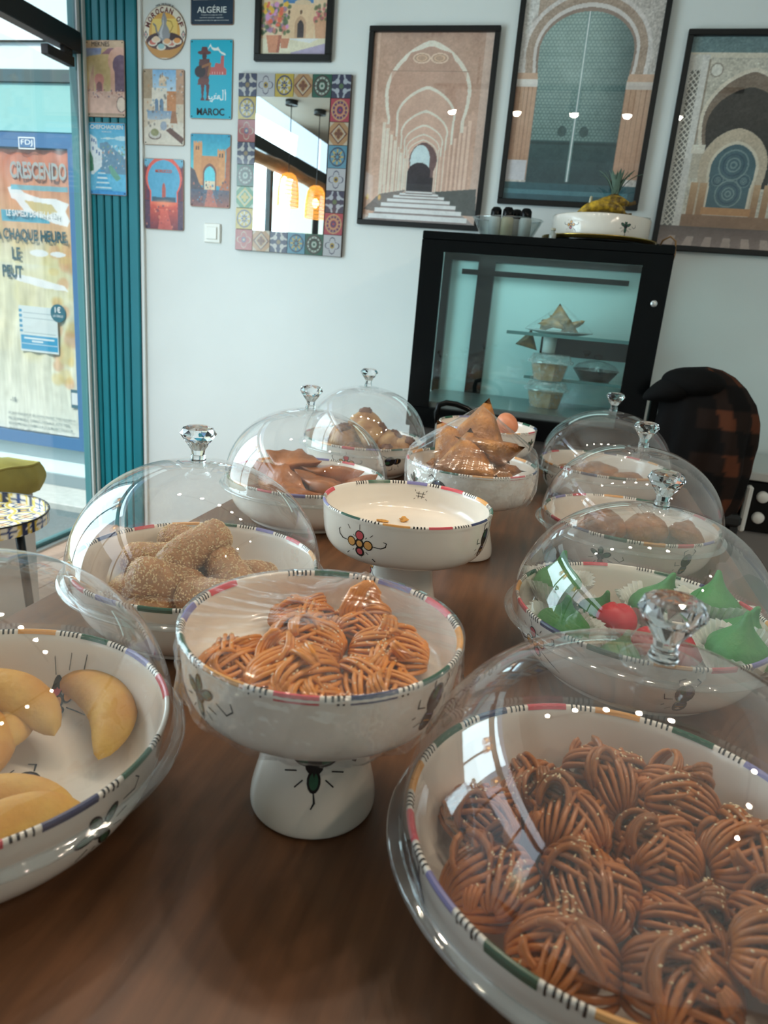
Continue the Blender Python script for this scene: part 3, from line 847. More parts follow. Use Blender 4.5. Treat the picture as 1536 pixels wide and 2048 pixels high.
# framed pictures
def picture(label, x0, x1, z0, z1, bw=0.02, depth=0.022, cat='picture'):
    t = thing('framed_picture', label, cat, ((x0 + x1) / 2, WY - 0.001, (z0 + z1) / 2), 0, 'black framed pictures')
    a, b = (x1 - x0) / 2, (z1 - z0) / 2
    MB().box(-a, a, -depth, 0, b - bw, b, 0.002).box(-a, a, -depth, 0, -b, -b + bw, 0.002).box(-a, -a + bw, -depth, 0, -b + bw, b - bw, 0.002).box(a - bw, a, -depth, 0, -b + bw, b - bw, 0.002).build('frame', FRAME, t, False)
    c = Cv(2 * (a - bw), 2 * (b - bw), (210, 180, 160), 430)
    return t, c, a - bw, b - bw
def pic_done(t, c, a, b):
    c.A = np.clip(c.A * 1.13, 0, 250); c.noise(4, 2); c.noise(3, 7); c.noise(3, 20)
    c.build('print', PRINT, t, y=-0.006)
    box_obj('glazing', -a, a, -0.012, -0.010, -b, b, GLAZ, t)

# 1. vaulted arcade
t, c, a, b = picture('black framed picture of a pale pink arcade of repeated arches', -0.955, -0.437, 1.541, 2.271)
c.grad(0, 0, 1, 1, (214, 178, 158), (178, 142, 124)); c.noise(4, 14); c.noise(3, 4)
c.rect(0, 0, 0.05, 1, (204, 172, 154)); c.rect(0.93, 0, 1, 1, (200, 172, 158))
CRM = (232, 212, 198)
c.poly(earch(0.49, 0.2, 0.56, 0.365, 0.70, 0.965, 0.33, 0.25), CRM); c.poly(earch(0.49, 0.2, 0.56, 0.335, 0.70, 0.935, 0.305, 0.25), (190, 152, 134))
c.poly([(0.24, 0.81), (0.74, 0.81), (0.66, 0.90), (0.49, 0.93), (0.32, 0.90)], (182, 144, 126)); c.noise(3, 3)
for x in (0.415, 0.565):
    c.ell(x, 0.873, 0.075, 0.027, (216, 190, 170)); c.ell(x, 0.873, 0.062, 0.021, (182, 146, 124)); c.ring(x, 0.873, 0.04, 0.014, 0.12, (214, 180, 150))
c.line([(0.17, 0.808), (0.82, 0.808)], 0.007, (156, 124, 108)); c.rect(0.17, 0.735, 0.80, 0.805, (186, 148, 130), 0.6)
for hw, yc, tp, ww, q in ((0.255, 0.575, 0.735, 0.020, 0), (0.205, 0.49, 0.61, 0.016, 4), (0.17, 0.44, 0.535, 0.012, 8), (0.145, 0.41, 0.485, 0.010, 12), (0.128, 0.385, 0.455, 0.008, 14)):
    c.poly(earch(0.49, 0.17, yc - 0.03, hw, yc, tp, hw * 0.97, 0.3), CRM); c.poly(earch(0.49, 0.17, yc - 0.03, hw - ww, yc, tp - ww * 0.9, (hw - ww) * 0.97, 0.3), (200 + q, 164 + q, 146 + q))
for k in range(7):
    x = 0.125 + 0.036 * k; x2 = 0.90 - 0.040 * k; h1 = 0.56 - 0.032 * k; wd_ = 0.030 - 0.003 * k
    c.rect(x, 0.10 + 0.014 * k, x + wd_, h1, (228, 206, 190)); c.rect(x - wd_ * 0.5, h1 - 0.02, x + wd_ * 1.2, h1, (206, 172, 152)); c.rect(x2 - wd_ * 1.4, 0.09 + 0.014 * k, x2, h1, (222, 190, 172)); c.rect(x2 - wd_ * 0.5, 0.09 + 0.014 * k, x2, h1, (196, 158, 140))
c.poly(earch(0.50, 0.17, 0.29, 0.120, 0.345, 0.44, 0.10, 0.15), (112, 88, 88)); c.poly(earch(0.475, 0.17, 0.28, 0.085, 0.34, 0.425, 0.078), (200, 218, 224)); c.poly(earch(0.475, 0.165, 0.27, 0.10, 0.275, 0.33), (56, 50, 56)); c.rect(0.40, 0.165, 0.60, 0.25, (54, 50, 56))
c.poly([(0, 0), (1, 0), (0.62, 0.175), (0.38, 0.175)], (160, 150, 148)); c.poly([(0.62, 0.175), (0.98, 0.20), (1, 0.05), (0.86, 0.055)], (88, 90, 88)); c.poly([(0.38, 0.18), (0.14, 0.15), (0.0, 0.06), (0.10, 0.05)], (130, 120, 116))
for k in range(7):
    v = 0.012 + 0.155 * (1 - (1 - k / 7.0) ** 1.8); g = 0.44 * (1 - k / 8.2)
    c.rect(0.49 - g, v, 0.49 + g, v + 0.026 * (1 - k / 8.5), (232, 226, 224)); c.rect(0.49 - g, v - 0.006, 0.49 + g, v, (138, 124, 122))
for x in (0.03, 0.14): c.ell(x, 0.13, 0.018, 0.022, (250, 190, 110), 0.9, 0.6)
pic_done(t, c, a, b)

# 2. green metal door under a horseshoe arch
t, c, a, b = picture('tall black framed picture of a grey green metal door under a horseshoe arch', -0.374, 0.166, 1.650, 2.41)
c.A[:] = (186, 178, 172); c.noise(5, 5); c.noise(6, 2)
c.poly([(0, 0.62), (0.05, 0.62), (0.06, 0.86), (0.12, 0.93), (0.10, 1), (0, 1)], (206, 202, 198)); c.rect(0.10, 0.86, 0.3, 1, (172, 150, 134)); c.noise(9, 2)
c.poly(earch(0.485, 0.1, 0.57, 0.47, 0.72, 0.995, 0.45), (206, 198, 194)); c.poly(earch(0.485, 0.1, 0.57, 0.44, 0.72, 0.975, 0.42), (164, 142, 126)); c.noise(10, 2)
c.poly(earch(0.485, 0.1, 0.57, 0.385, 0.72, 0.94, 0.36), (210, 202, 198)); c.poly(earch(0.485, 0.1, 0.57, 0.362, 0.72, 0.92, 0.335), (146, 124, 112))
for x0, x1 in ((0.0, 0.155), (0.81, 1.0)):
    c.grad(x0, 0.12, x1, 0.62, (176, 136, 112), (196, 162, 138))
    for k in range(5): c.rect(x0 + (x1 - x0) * k / 5, 0.14, x0 + (x1 - x0) * k / 5 + 0.006, 0.58, (160, 122, 100))
c.rect(0.0, 0.555, 0.185, 0.59, (222, 214, 208)); c.rect(0.785, 0.55, 1.0, 0.585, (206, 194, 186)); c.rect(0, 0.10, 0.15, 0.2, (196, 192, 196))
D = Cv(c.w, c.h, (126, 156, 152), 430); D.grad(0, 0.0, 1, 1, (60, 92, 92), (150, 172, 166))
yy = (D.V * 70); xx = (D.U * 36 + (np.floor(yy) % 2) * 0.5)
pt = ((np.abs((xx % 1) - 0.5) < 0.36) & (np.abs((yy % 1) - 0.5) < 0.33))
D.put(pt, (176, 196, 188), 0.38); D.put((~pt) & (D.V > 0.32), (84, 112, 110), 0.35)
D.grad(0, 0, 1, 0.30, (26, 48, 54), (44, 72, 74), 0.9); D.rect(0.0, 0.28, 1, 0.292, (36, 60, 62))
D.rect(0.462, 0.10, 0.492, 0.98, (110, 140, 138)); D.rect(0.474, 0.10, 0.480, 0.98, (216, 226, 222)); D.ell(0.39, 0.345, 0.035, 0.026, (60, 84, 84)); D.ell(0.555, 0.345, 0.035, 0.026, (60, 84, 84))
k = np.clip((D.U - 0.5) / 0.34, 0, 1)[..., None] ** 1.6 * 0.55; D.A = D.A * (1 - k) + np.array((44, 62, 66)) * k; D.ell(0.42, 0.66, 0.34, 0.30, (196, 214, 208), 0.30, 1.0)
dm = Cv(c.w, c.h, (0, 0, 0), 430); dm.poly(earch(0.485, 0.07, 0.575, 0.345, 0.72, 0.902, 0.325), (1, 1, 1)); k = dm.A[..., :1]
c.A = c.A * (1 - k) + D.A * k
c.grad(0, 0, 1, 0.09, (30, 74, 86), (44, 84, 92)); c.rect(0.0, 0.03, 0.95, 0.055, (90, 140, 150), 0.6)
pic_done(t, c, a, b)

# 3. carved portal with zellige niche
t, c, a, b = picture('black framed picture of a carved stone portal with a tiled niche', 0.238, 0.778, 1.515, 2.258)
c.A[:] = (190, 184, 170); c.noise(10, 2); c.noise(6, 5)
c.rect(0, 0.93, 1, 1, (92, 120, 124)); c.noise(5, 2); c.rect(0, 0.905, 1, 0.93, (206, 198, 182))
c.rect(0.0, 0.06, 0.14, 0.92, (196, 192, 184)); c.rect(0.02, 0.1, 0.09, 0.85, (96, 92, 86))
q1 = np.abs(((c.U - 0.055) * 26 + c.V * 34) % 1 - 0.5); q2 = np.abs(((c.U - 0.055) * 26 - c.V * 34) % 1 - 0.5)
c.put(((q1 < 0.14) | (q2 < 0.14)) & (c.U > 0.02) & (c.U < 0.09) & (c.V > 0.1) & (c.V < 0.85), (206, 200, 190))
c.rect(0.09, 0.06, 0.135, 0.92, (206, 202, 196)); c.rect(0.135, 0.50, 0.15, 0.90, (150, 136, 120))
c.poly(earch(0.46, 0.42, 0.50, 0.315, 0.62, 0.865, 0.29, 0.2), (212, 202, 186)); c.poly(earch(0.46, 0.42, 0.50, 0.29, 0.62, 0.845, 0.265, 0.2), (120, 102, 88)); c.poly(earch(0.46, 0.3, 0.50, 0.262, 0.60, 0.775, 0.24, 0.15), (40, 36, 34))
c.rect(0.13, 0.46, 0.22, 0.50, (216, 208, 194)); c.rect(0.14, 0.34, 0.21, 0.46, (186, 176, 160)); c.ell(0.20, 0.85, 0.042, 0.030, (212, 208, 198)); c.ring(0.20, 0.85, 0.042, 0.030, 0.12, (150, 140, 126))
c.poly(earch(0.435, 0.15, 0.30, 0.235, 0.40, 0.585, 0.215, 0.1), (190, 174, 152)); c.noise(7, 2); c.poly(earch(0.44, 0.18, 0.30, 0.175, 0.39, 0.525, 0.16, 0.1), (210, 200, 182)); c.poly(earch(0.44, 0.19, 0.30, 0.155, 0.39, 0.51, 0.14, 0.1), (66, 96, 106))
for cx_, cz_, rr in ((0.44, 0.41, 0.10), (0.44, 0.27, 0.09), (0.53, 0.335, 0.045), (0.35, 0.335, 0.04)):
    for k in (1.0, 0.72, 0.45, 0.2): c.ring(cx_, cz_, rr * k, rr * k / c.asp, 0.05 / k if k > .3 else 0.3, (130, 150, 150) if k != 0.72 else (40, 70, 90), 0.8)
for x in (0.17, 0.235, 0.61, 0.68, 0.78, 0.86): c.grad(x, 0.14, x + 0.05, 0.32, (150, 110, 76), (186, 152, 116))
c.rect(0.14, 0.10, 1, 0.16, (140, 106, 80)); c.rect(0.27, 0.165, 0.62, 0.20, (184, 134, 88))
c.grad(0, 0, 1, 0.10, (150, 128, 120), (96, 78, 72))
for k in range(9): c.poly([(k * 0.14 - 0.1, 0), (k * 0.14 - 0.03, 0), (k * 0.13, 0.05), (k * 0.13 - 0.05, 0.05)], (196, 176, 166), 0.7)
pic_done(t, c, a, b)

# 4. watercolour alley
t, c, a, b = picture('small black framed watercolour of flower pots in a sunny alley', -1.448, -1.113, 2.146, 2.586, bw=0.025)
c.A[:] = (226, 196, 166); c.noise(8, 6); c.rect(0.32, 0.47, 0.78, 1, (84, 130, 180)); c.ell(0.62, 0.475, 0.12, 0.03, (214, 190, 160))
c.poly([(0.3, 0.46), (0.82, 0.46), (0.8, 0.15), (0.3, 0.15)], (222, 190, 156)); c.poly(earch(0.60, 0.16, 0.28, 0.085, 0.285, 0.36, None, .3), (196, 160, 130)); c.poly(earch(0.60, 0.16, 0.26, 0.05, 0.265, 0.32, None, .3), (70, 64, 68))
c.poly([(0.8, 0.34), (1, 0.42), (1, 0.08), (0.84, 0.12)], (206, 160, 130)); c.rect(0, 0, 1, 0.155, (232, 214, 190)); c.poly([(0.45, 0.02), (1, 0.11), (1, 0), (0.5, 0)], (176, 164, 190)); c.poly([(0.4, 0.15), (0.9, 0.155), (0.75, 0.11)], (244, 236, 220))
for x, hh in ((0.42, 0.34), (0.60, 0.34)): c.ell(x, hh + 0.05, 0.018, 0.02, (110, 84, 70))
c.dabs(90, (0.0, 0.20, 0.42, 0.46), [(96, 120, 86), (70, 96, 70), (150, 120, 160), (206, 130, 120)], (0.02, 0.05), 0.8)
c.dabs(26, (0.04, 0.26, 0.40, 0.47), [(240, 180, 70), (206, 150, 200), (230, 110, 90)], (0.02, 0.05), 0.95)
c.dabs(26, (0.80, 0.30, 1.0, 0.46), [(96, 110, 80), (190, 100, 110)], (0.02, 0.04), 0.8)
c.poly([(0.08, 0.18), (0.32, 0.18), (0.28, 0.02), (0.12, 0.02)], (206, 140, 110)); c.poly([(0.24, 0.02), (0.28, 0.02), (0.32, 0.18), (0.27, 0.18)], (170, 104, 84)); c.poly([(0.30, 0.15), (0.44, 0.15), (0.41, 0.06), (0.31, 0.06)], (196, 132, 104))
pic_done(t, c, a, b)

# mirror with a frame of patterned tiles
mr = thing('tiled_mirror', 'rectangular wall mirror framed with colourful patterned tiles', 'mirror', (-1.2665, WY - 0.001, 1.752))
mw, mh = 0.497, 0.698
box_obj('backing', -mw / 2, mw / 2, -0.010, 0, -mh / 2, mh / 2, mat('backing_board', (90, 80, 76), 0.7), mr)
box_obj('mirror_glass', -0.1655, 0.1615, -0.016, -0.010, -0.265, 0.268, mat('mirror_silver', (232, 240, 240), 0.01, metal=1.0), mr)
TP = [((36, 44, 84), (226, 222, 214), (150, 120, 70)), ((214, 214, 220), (52, 50, 80), (196, 160, 60)), ((226, 190, 60), (238, 236, 226), (50, 56, 96)), ((206, 150, 96), (120, 62, 40), (226, 206, 176)), ((30, 92, 72), (60, 48, 46), (200, 214, 200)), ((52, 54, 84), (206, 214, 226), (90, 120, 80)), ((190, 70, 66), (230, 210, 180), (60, 70, 120)), ((90, 160, 190), (220, 190, 90), (40, 60, 90)), ((44, 140, 80), (230, 200, 80), (200, 220, 190)), ((200, 60, 80), (226, 170, 120), (70, 60, 110))]
def tile(i, x, z, tw, th):
    A, B_, C_ = [tuple(30 + 0.66 * v for v in q) for q in TP[i % len(TP)]]
    tc = Cv(tw - 0.002, th - 0.002, A, 480)
    X = (tc.U - .5) * 2; Y = (tc.V - .5) * 2
    R_ = np.hypot(X, Y); T = np.arctan2(Y, X)
    kind = i % 5
    if kind == 0:
        for sx in (-1, 1):
            for sy in (-1, 1): tc.ring(0.5 + sx * .5, 0.5 + sy * .5, .36, .36, .12, B_); tc.ell(0.5 + sx * .2, 0.5 + sy * .2, .12, .12, B_)
        tc.put(R_ < .22, C_)
    elif kind == 1:
        tc.put(R_ < 0.42 + 0.40 * np.abs(np.cos(2 * T)), B_); tc.put(R_ < 0.36 + 0.36 * np.abs(np.cos(2 * T)), A); tc.put(R_ < .26, C_); tc.put(R_ < .14, B_)
    elif kind == 2:
        tc.put((np.abs(R_ - .8) < .07), C_); tc.put(R_ < .50 + .22 * np.cos(8 * T), B_); tc.put(R_ < .32 + .1 * np.cos(8 * T), C_); tc.put(R_ < .15, A)
    elif kind == 3:
        d = np.abs(X) + np.abs(Y); tc.put(d < .95, B_); tc.put(d < .78, C_); tc.put(d < .62, A); tc.put(R_ < .2 + .25 * np.abs(np.cos(2 * T)), B_); tc.put(d > 1.5, C_)
    else:
        tc.put(np.abs(R_ - .85) < .06, B_)
        for k in (.68, .45, .22): tc.put(np.abs(R_ - k) < .08, (C_, B_, C_)[int(k * 3) % 3])
        tc.put((R_ < .75) & (np.cos(12 * T) > .6) & (R_ > .5), B_)
    root = box_obj('tile', -tw / 2 + .001, tw / 2 - .001, -0.017, -0.010, -th / 2 + .001, th / 2 - .001, mat('tile_body', (120, 110, 104), 0.5), mr, loc=(x, 0, z))
    tc.build('glaze', TILEM, root, y=-0.0175)
i = 0
for row in range(8):
    th = mh / 8; z = mh / 2 - th * (row + .5)
    for colm in range(6):
        tw = mw / 6; x = -mw / 2 + tw * (colm + .5)
        if row in (0, 7) or colm in (0, 5):
            tile(i * 7 % 10 if row not in (0,) else colm, x, z, tw, th); i += 1

# light switch
sw = thing('light_switch', 'square white light switch on the wall left of the mirror', 'switch', (-1.634, WY - 0.0005, 1.466))
box_obj('plate', -0.041, 0.041, -0.009, 0, -0.041, 0.041, mat('switch_white', (236, 236, 228), 0.3), sw, b=0.004)
box_obj('rocker', -0.026, 0.026, -0.014, -0.009, -0.027, 0.027, mat('switch_white', None), sw, b=0.003)

# ------------------------------------------------------------------ the table
TZ = 0.75
WOOD = mat('walnut_table_top', (98, 64, 41), 0.36, noise=0.28, nscale=7, stretch=(9, 0.8, 1), bump=0.04, bscale=80)
tb = thing('table', 'long brown walnut table carrying all the pastry bowls', 'table', (-0.16, 1.18, 0))
MB().box(-0.58, 0.58, -1.17, 1.17, TZ - 0.035, TZ, 0.004).build('table_top', WOOD, tb, False)
for sx in (-1, 1):
    for sy in (-1, 1):
        MB().box(sx * 0.52 - 0.03, sx * 0.52 + 0.03, sy * 1.10 - 0.03, sy * 1.10 + 0.03, 0, TZ - 0.035, 0.004).build('leg', BLACK, tb, False)
MB().box(-0.52, 0.52, -1.08, -1.05, TZ - 0.10, TZ - 0.035).box(-0.52, 0.52, 1.05, 1.08, TZ - 0.10, TZ - 0.035).build('apron', WOOD, tb, False)

# ------------------------------------------------------------------ painted white bowls
GLAZE = mat('white_glaze', (232, 224, 212), 0.16, coat=0.4, noise=0.015, nscale=12, bump=0.03, bscale=25)
PNT = {
    'k': mat('glaze_black', (24, 26, 28), 0.25), 'r': mat('glaze_red', (206, 84, 92), 0.25), 'o': mat('glaze_orange', (220, 160, 92), 0.25),
    'g': mat('glaze_green', (46, 88, 66), 0.25), 'b': mat('glaze_violet', (130, 126, 172), 0.25), 'n': mat('glaze_navy', (58, 64, 98), 0.25)}
PKEY = list(PNT)

LOW_OUT = [(0.118, 0.0), (0.126, 0.003), (0.130, 0.010), (0.146, 0.020), (0.160, 0.036), (0.168, 0.055), (0.173, 0.078), (0.1765, 0.096)]
LOW_LIP = [(0.1775, 0.0985), (0.1765, 0.1008), (0.1745, 0.1012), (0.1728, 0.1000)]
LOW_IN = [(0.170, 0.090), (0.165, 0.065), (0.157, 0.040), (0.144, 0.024), (0.120, 0.0155), (0.0001, 0.0140)]
FT_OUT = [(0.056, 0.0), (0.061, 0.002), (0.0625, 0.008), (0.061, 0.022), (0.0555, 0.045), (0.0505, 0.070), (0.0490, 0.095), (0.0510, 0.108), (0.062, 0.113), (0.090, 0.1165), (0.110, 0.1235), (0.121, 0.134), (0.1265, 0.150), (0.1290, 0.172), (0.1300, 0.188)]
FT_LIP = [(0.1312, 0.1925), (0.1303, 0.1948), (0.1283, 0.1950), (0.1268, 0.1935)]
FT_IN = [(0.1252, 0.185), (0.1238, 0.168), (0.119, 0.155), (0.108, 0.1485), (0.085, 0.1460), (0.0001, 0.1450)]

def smoothprof(P, n=3):
    P = [Vector((r, z, 0)) for r, z in P]
    out = []
    for i in range(len(P) - 1):
        p0 = P[max(i - 1, 0)]; p1 = P[i]; p2 = P[i + 1]; p3 = P[min(i + 2, len(P) - 1)]
        for k in range(n):
            t = k / n
            q = 0.5 * ((2 * p1) + (p2 - p0) * t + (2 * p0 - 5 * p1 + 4 * p2 - p3) * t * t + (3 * p1 - p0 - 3 * p2 + p3) * t ** 3)
            out.append((max(q.x, 0.0001), q.y))
    out.append((P[-1].x, P[-1].y))
    return out

class Decor:
    """flat painted strokes laid on a curved surface given by fn(u, v, lift) -> point"""
    def __init__(s): s.mb = MB(); s.lay = 0
    def disc(s, fn, c, r, col, n=14, ry=None, rot=0):
        s.lay += 1; L = 0.00025 + 0.00003 * (s.lay % 12)
        ry = ry or r
        V = [fn(c[0], c[1], L)]
        for k in range(n):
            a = 2 * pi * k / n
            x, y = r * cos(a), ry * sin(a)
            V.append(fn(c[0] + x * cos(rot) - y * sin(rot), c[1] + x * sin(rot) + y * cos(rot), L))
        s.mb.add(V, [(0, 1 + k, 1 + (k + 1) % n) for k in range(n)], PKEY.index(col))
    def stroke(s, fn, pts, wd, col):
        s.lay += 1; L = 0.00025 + 0.00003 * (s.lay % 12)
        n = len(pts); V = []
        for i, p in enumerate(pts):
            a = pts[max(i - 1, 0)]; b = pts[min(i + 1, n - 1)]
            dx, dy = b[0] - a[0], b[1] - a[1]; q = math.hypot(dx, dy) or 1
            ww = wd * (0.55 if i in (0, n - 1) else 1)
            nx, ny = -dy / q * ww / 2, dx / q * ww / 2
            V += [fn(p[0] + nx, p[1] + ny, L), fn(p[0] - nx, p[1] - ny, L)]
        s.mb.add(V, [(2 * i, 2 * i + 1, 2 * i + 3, 2 * i + 2) for i in range(n - 1)], PKEY.index(col))
    def flower(s, fn, cx, cz, k=1.0, cols='roroo', rot=0.0, tail=True):
        def W(u, v): return lambda a, b, L: fn(cx + (a * cos(rot) - b * sin(rot)) * k, cz + (a * sin(rot) + b * cos(rot)) * k, L)
        f = W(0, 0)
        for (x, y), q in zip(((0, 0.0115), (-0.0125, 0.001), (0, -0.0105), (0.0125, 0.0005), (0, 0.0005)), cols):
            s.disc(f, (x, y), 0.0068, 'k'); 
        for (x, y), q in zip(((0, 0.0115), (-0.0125, 0.001), (0, -0.0105), (0.0125, 0.0005), (0, 0.0005)), cols):
            s.disc(f, (x, y), 0.0054 if (x or y > .005) else 0.0042, q)
        s.stroke(f, [(-0.018, 0.001), (-0.028, 0.001), (-0.034, 0.005), (-0.036, 0.011), (-0.033, 0.014)], 0.0014, 'k')
        s.stroke(f, [(0.018, 0.0), (0.030, 0.0), (0.036, 0.003), (0.037, 0.008), (0.033, 0.009)], 0.0014, 'k')
        s.stroke(f, [(0.0, 0.019), (0.0, 0.026)], 0.0014, 'k'); s.stroke(f, [(0.001, -0.018), (0.002, -0.027)], 0.0014, 'k')
        for x, y in ((-0.008, 0.009), (0.009, 0.009), (-0.009, -0.009), (-0.016, 0.018), (0.016, 0.013), (-0.018, -0.015)):
            s.stroke(f, [(x * 0.95, y * 0.95), (x * 1.2, y * 1.22)], 0.0014, 'k')
        if tail: s.stroke(f, [(0.009, -0.009), (0.020, -0.020), (0.029, -0.031)], 0.0015, 'k')
    def beetle(s, fn, cx, cz, k=1.0, rot=0.0):
        f = lambda a, b, L: fn(cx + (a * cos(rot) - b * sin(rot)) * k, cz + (a * sin(rot) + b * cos(rot)) * k, L)
        s.disc(f, (0, 0.006), 0.010, 'k', ry=0.012); s.disc(f, (0, -0.011), 0.007, 'k', ry=0.010)
        s.disc(f, (-0.003, 0.010), 0.003, 'g', ry=0.005); s.disc(f, (0.004, 0.009), 0.003, 'n', ry=0.005)
        s.stroke(f, [(-0.004, -0.012), (0.004, -0.012)], 0.0016, 'o'); s.stroke(f, [(-0.004, -0.007), (0.004, -0.007)], 0.0012, 'b')
        s.stroke(f, [(-0.008, 0.014), (-0.010, 0.022), (-0.004, 0.025)], 0.002, 'k'); s.stroke(f, [(0.008, 0.014), (0.012, 0.022), (0.007, 0.026)], 0.002, 'k')
        s.stroke(f, [(-0.010, -0.002), (-0.018, -0.003), (-0.020, 0.004)], 0.0014, 'k'); s.stroke(f, [(-0.008, -0.014), (-0.013, -0.018)], 0.0014, 'k'); s.stroke(f, [(-0.016, -0.010), (-0.019, -0.012)], 0.0014, 'k')
    def blossom(s, fn, cx, cz, k=1.0, rot=0.0, col='g'):
        f = lambda a, b, L: fn(cx + (a * cos(rot) - b * sin(rot)) * k, cz + (a * sin(rot) + b * cos(rot)) * k, L)
        s.disc(f, (0, 0), 0.006, 'k')
        for a in (0.5, 2.6, 1.57, 4.71):
            s.disc(f, (0.011 * cos(a), 0.010 * sin(a)), 0.008, 'k', ry=0.0045, rot=a); s.disc(f, (0.011 * cos(a), 0.010 * sin(a)), 0.0058, col, ry=0.003, rot=a)
        for a in (-0.35, -2.8, -0.9, -2.2):
            s.stroke(f, [(0.012 * cos(a), 0.012 * sin(a)), (0.021 * cos(a), 0.019 * sin(a))], 0.0016, 'k')
        s.stroke(f, [(0, -0.016), (0.001, -0.024), (-0.001, -0.028)], 0.0015, 'k'); s.stroke(f, [(0.020, 0.003), (0.030, -0.003), (0.036, 0.002), (0.034, 0.008)], 0.0014, 'k')

def surf(P, z_lo, z_hi):
    zz = [p[1] for p in P]; rr = [p[0] for p in P]
    def f(theta0):
        def g(u, v, L):
            z = min(max(v, z_lo), z_hi)
            r = float(np.interp(z, zz, rr)) + L
            a = theta0 + u / r
            return (r * cos(a), r * sin(a), z)
        return g
    return f

def lip_band(dec, outp, lip, R, seed, phase, drop=0.0085):
    """colour dashes with short black ticks between, wrapped over the lip"""
    strip = [(np.interp(lip[0][1] - drop, [p[1] for p in outp], [p[0] for p in outp]), lip[0][1] - drop), (np.interp(lip[0][1] - drop * .5, [p[1] for p in outp], [p[0] for p in outp]), lip[0][1] - drop * .5)] + lip + [(lip[-1][0] - 0.0012, lip[-1][1] - 0.003)]
    def band(a0, a1, col, i0=0, i1=None):
        pts = strip[i0:i1]
        V = []; n = max(2, int((a1 - a0) * R / 0.004))
        for j in range(n + 1):
            a = a0 + (a1 - a0) * j / n
            for q, (r, z) in enumerate(pts):
                dr, dz = (0.0003, 0.0) if q < 2 else ((0.0001, 0.0003) if q < len(pts) - 1 else (-0.0004, 0.0002))
                V.append(((r + dr) * cos(a), (r + dr) * sin(a), z + dz))
        m = len(pts)
        Fc = [(j * m + q, (j + 1) * m + q, (j + 1) * m + q + 1, j * m + q + 1) for j in range(n) for q in range(m - 1)]
        dec.mb.add(V, Fc, PKEY.index(col))
    rg = random.Random(seed)
    a = phase; end = phase + 2 * pi - 0.02
    seq = ['r', 'b', 'g', 'o', 'r', 'n', 'g', 'o']; k = 0
    while a < end - 0.05 / R * 1.3:
        la = rg.uniform(0.034, 0.046) / R
        band(a, a + la, seq[k % len(seq)], 1 if rg.random() < .35 else 0)
        a += la + 0.004 / R
        for t in range(rg.choice((4, 5, 5, 6))):
            if a > end - 0.004 / R: break
            band(a, a + rg.uniform(0.0014, 0.0022) / R, 'k', rg.choice((0, 0, 1)), None)
            a += rg.uniform(0.0042, 0.0055) / R
        a += 0.002 / R; k += 1

def bowl(name, label, x, y, z, foot, rz, seed, group='painted white bowls', side=(), inside=(), footm=(), scale=1.0, band=0.004):
    outp, lip, inn = (FT_OUT, FT_LIP, FT_IN) if foot else (LOW_OUT, LOW_LIP, LOW_IN)
    o_s = smoothprof(outp)
    P = [(0.0001, 0.002)] + [(outp[0][0] - 0.012, 0.002)] + o_s + lip + smoothprof(inn)
    t = thing(name, label, 'bowl', (x, y, z), rz, group)
    if scale != 1.0: t.scale = (scale,) * 3
    MB().lathe(P, 96).build('bowl_body', GLAZE, t)
    d = Decor()
    lip_band(d, o_s, lip, lip[0][0], seed, 0.3 * seed, band)
    d.mb.build('painted_rim', None, t, False, mats=[PNT[k] for k in PKEY])
    S = surf(o_s, 0.02 if not foot else 0.118, lip[0][1]); SI = surf(smoothprof(inn)[::-1], inn[-1][1], inn[0][1])
    for kind, th, vz, k, rot in side:
        d = Decor(); getattr(d, kind)(S(th), 0, vz, k, rot=rot)
        d.mb.build('painted_motif', None, t, False, mats=[PNT[k] for k in PKEY])
    zb = inn[-1][1]
    zin = [p[1] for p in inn][::-1]; rin = [p[0] for p in inn][::-1]
    def floor_fn(u, v, L): return (u, v, float(np.interp(math.hypot(u, v), rin, zin)) + L + 0.0003)
    for kind, u, v, k, rot in inside:
        d = Decor(); getattr(d, kind)(floor_fn, u, v, k, rot=rot)
        d.mb.build('painted_motif', None, t, False, mats=[PNT[k] for k in PKEY])
    if foot:
        SF = surf([p for p in o_s if p[1] < 0.108], 0.004, 0.106)
        for kind, th, vz, k, rot in footm:
            d = Decor(); getattr(d, kind)(SF(th), 0, vz, k, rot=rot)
            d.mb.build('painted_motif', None, t, False, mats=[PNT[k] for k in PKEY])
    return t, d, S, SI

# positions of the bowls on the table (x, y)
PA, PB, PC, PD, PE = (0.100, 0.515), (-0.474, 0.445), (-0.485, 0.885), (-0.530, 1.460), (-0.548, 1.985)
PG, PF, PH, PI, PJ, PK, PL = (-0.185, 0.576), (-0.207, 1.030), (-0.158, 1.392), (0.151, 0.998), (0.170, 1.500), (0.138, 2.055), (-0.185, 1.90)
D2R = pi / 180
bowl('low_bowl', 'low white bowl with painted rim holding brown sesame rosettes, front right', *PA, TZ, False, 0, 1, band=0.006,
     side=(('beetle', 207 * D2R, 0.055, 1.5, 0.2), ('flower', 285 * D2R, 0.055, 1.2, 0), ('flower', 80 * D2R, 0.055, 1.2, 0), ('beetle', 20 * D2R, 0.055, 1.2, 0), ('blossom', 140 * D2R, 0.055, 1.2, 0)))
bowl('low_bowl', 'low white bowl with painted rim holding yellow crescents, front left', *PB, TZ, False, 0, 2,
     side=(('blossom', -12 * D2R, 0.058, 1.35, 0.5), ('flower', 50 * D2R, 0.055, 1.2, 0), ('beetle', -110 * D2R, 0.055, 1.2, 0)),
     inside=(('flower', -0.02, 0.145, 0.9, 0.7), ('beetle', 0.035, 0.035, 1.2, 1.0), ('blossom', 0.060, -0.01, 0.8, 2.2)))
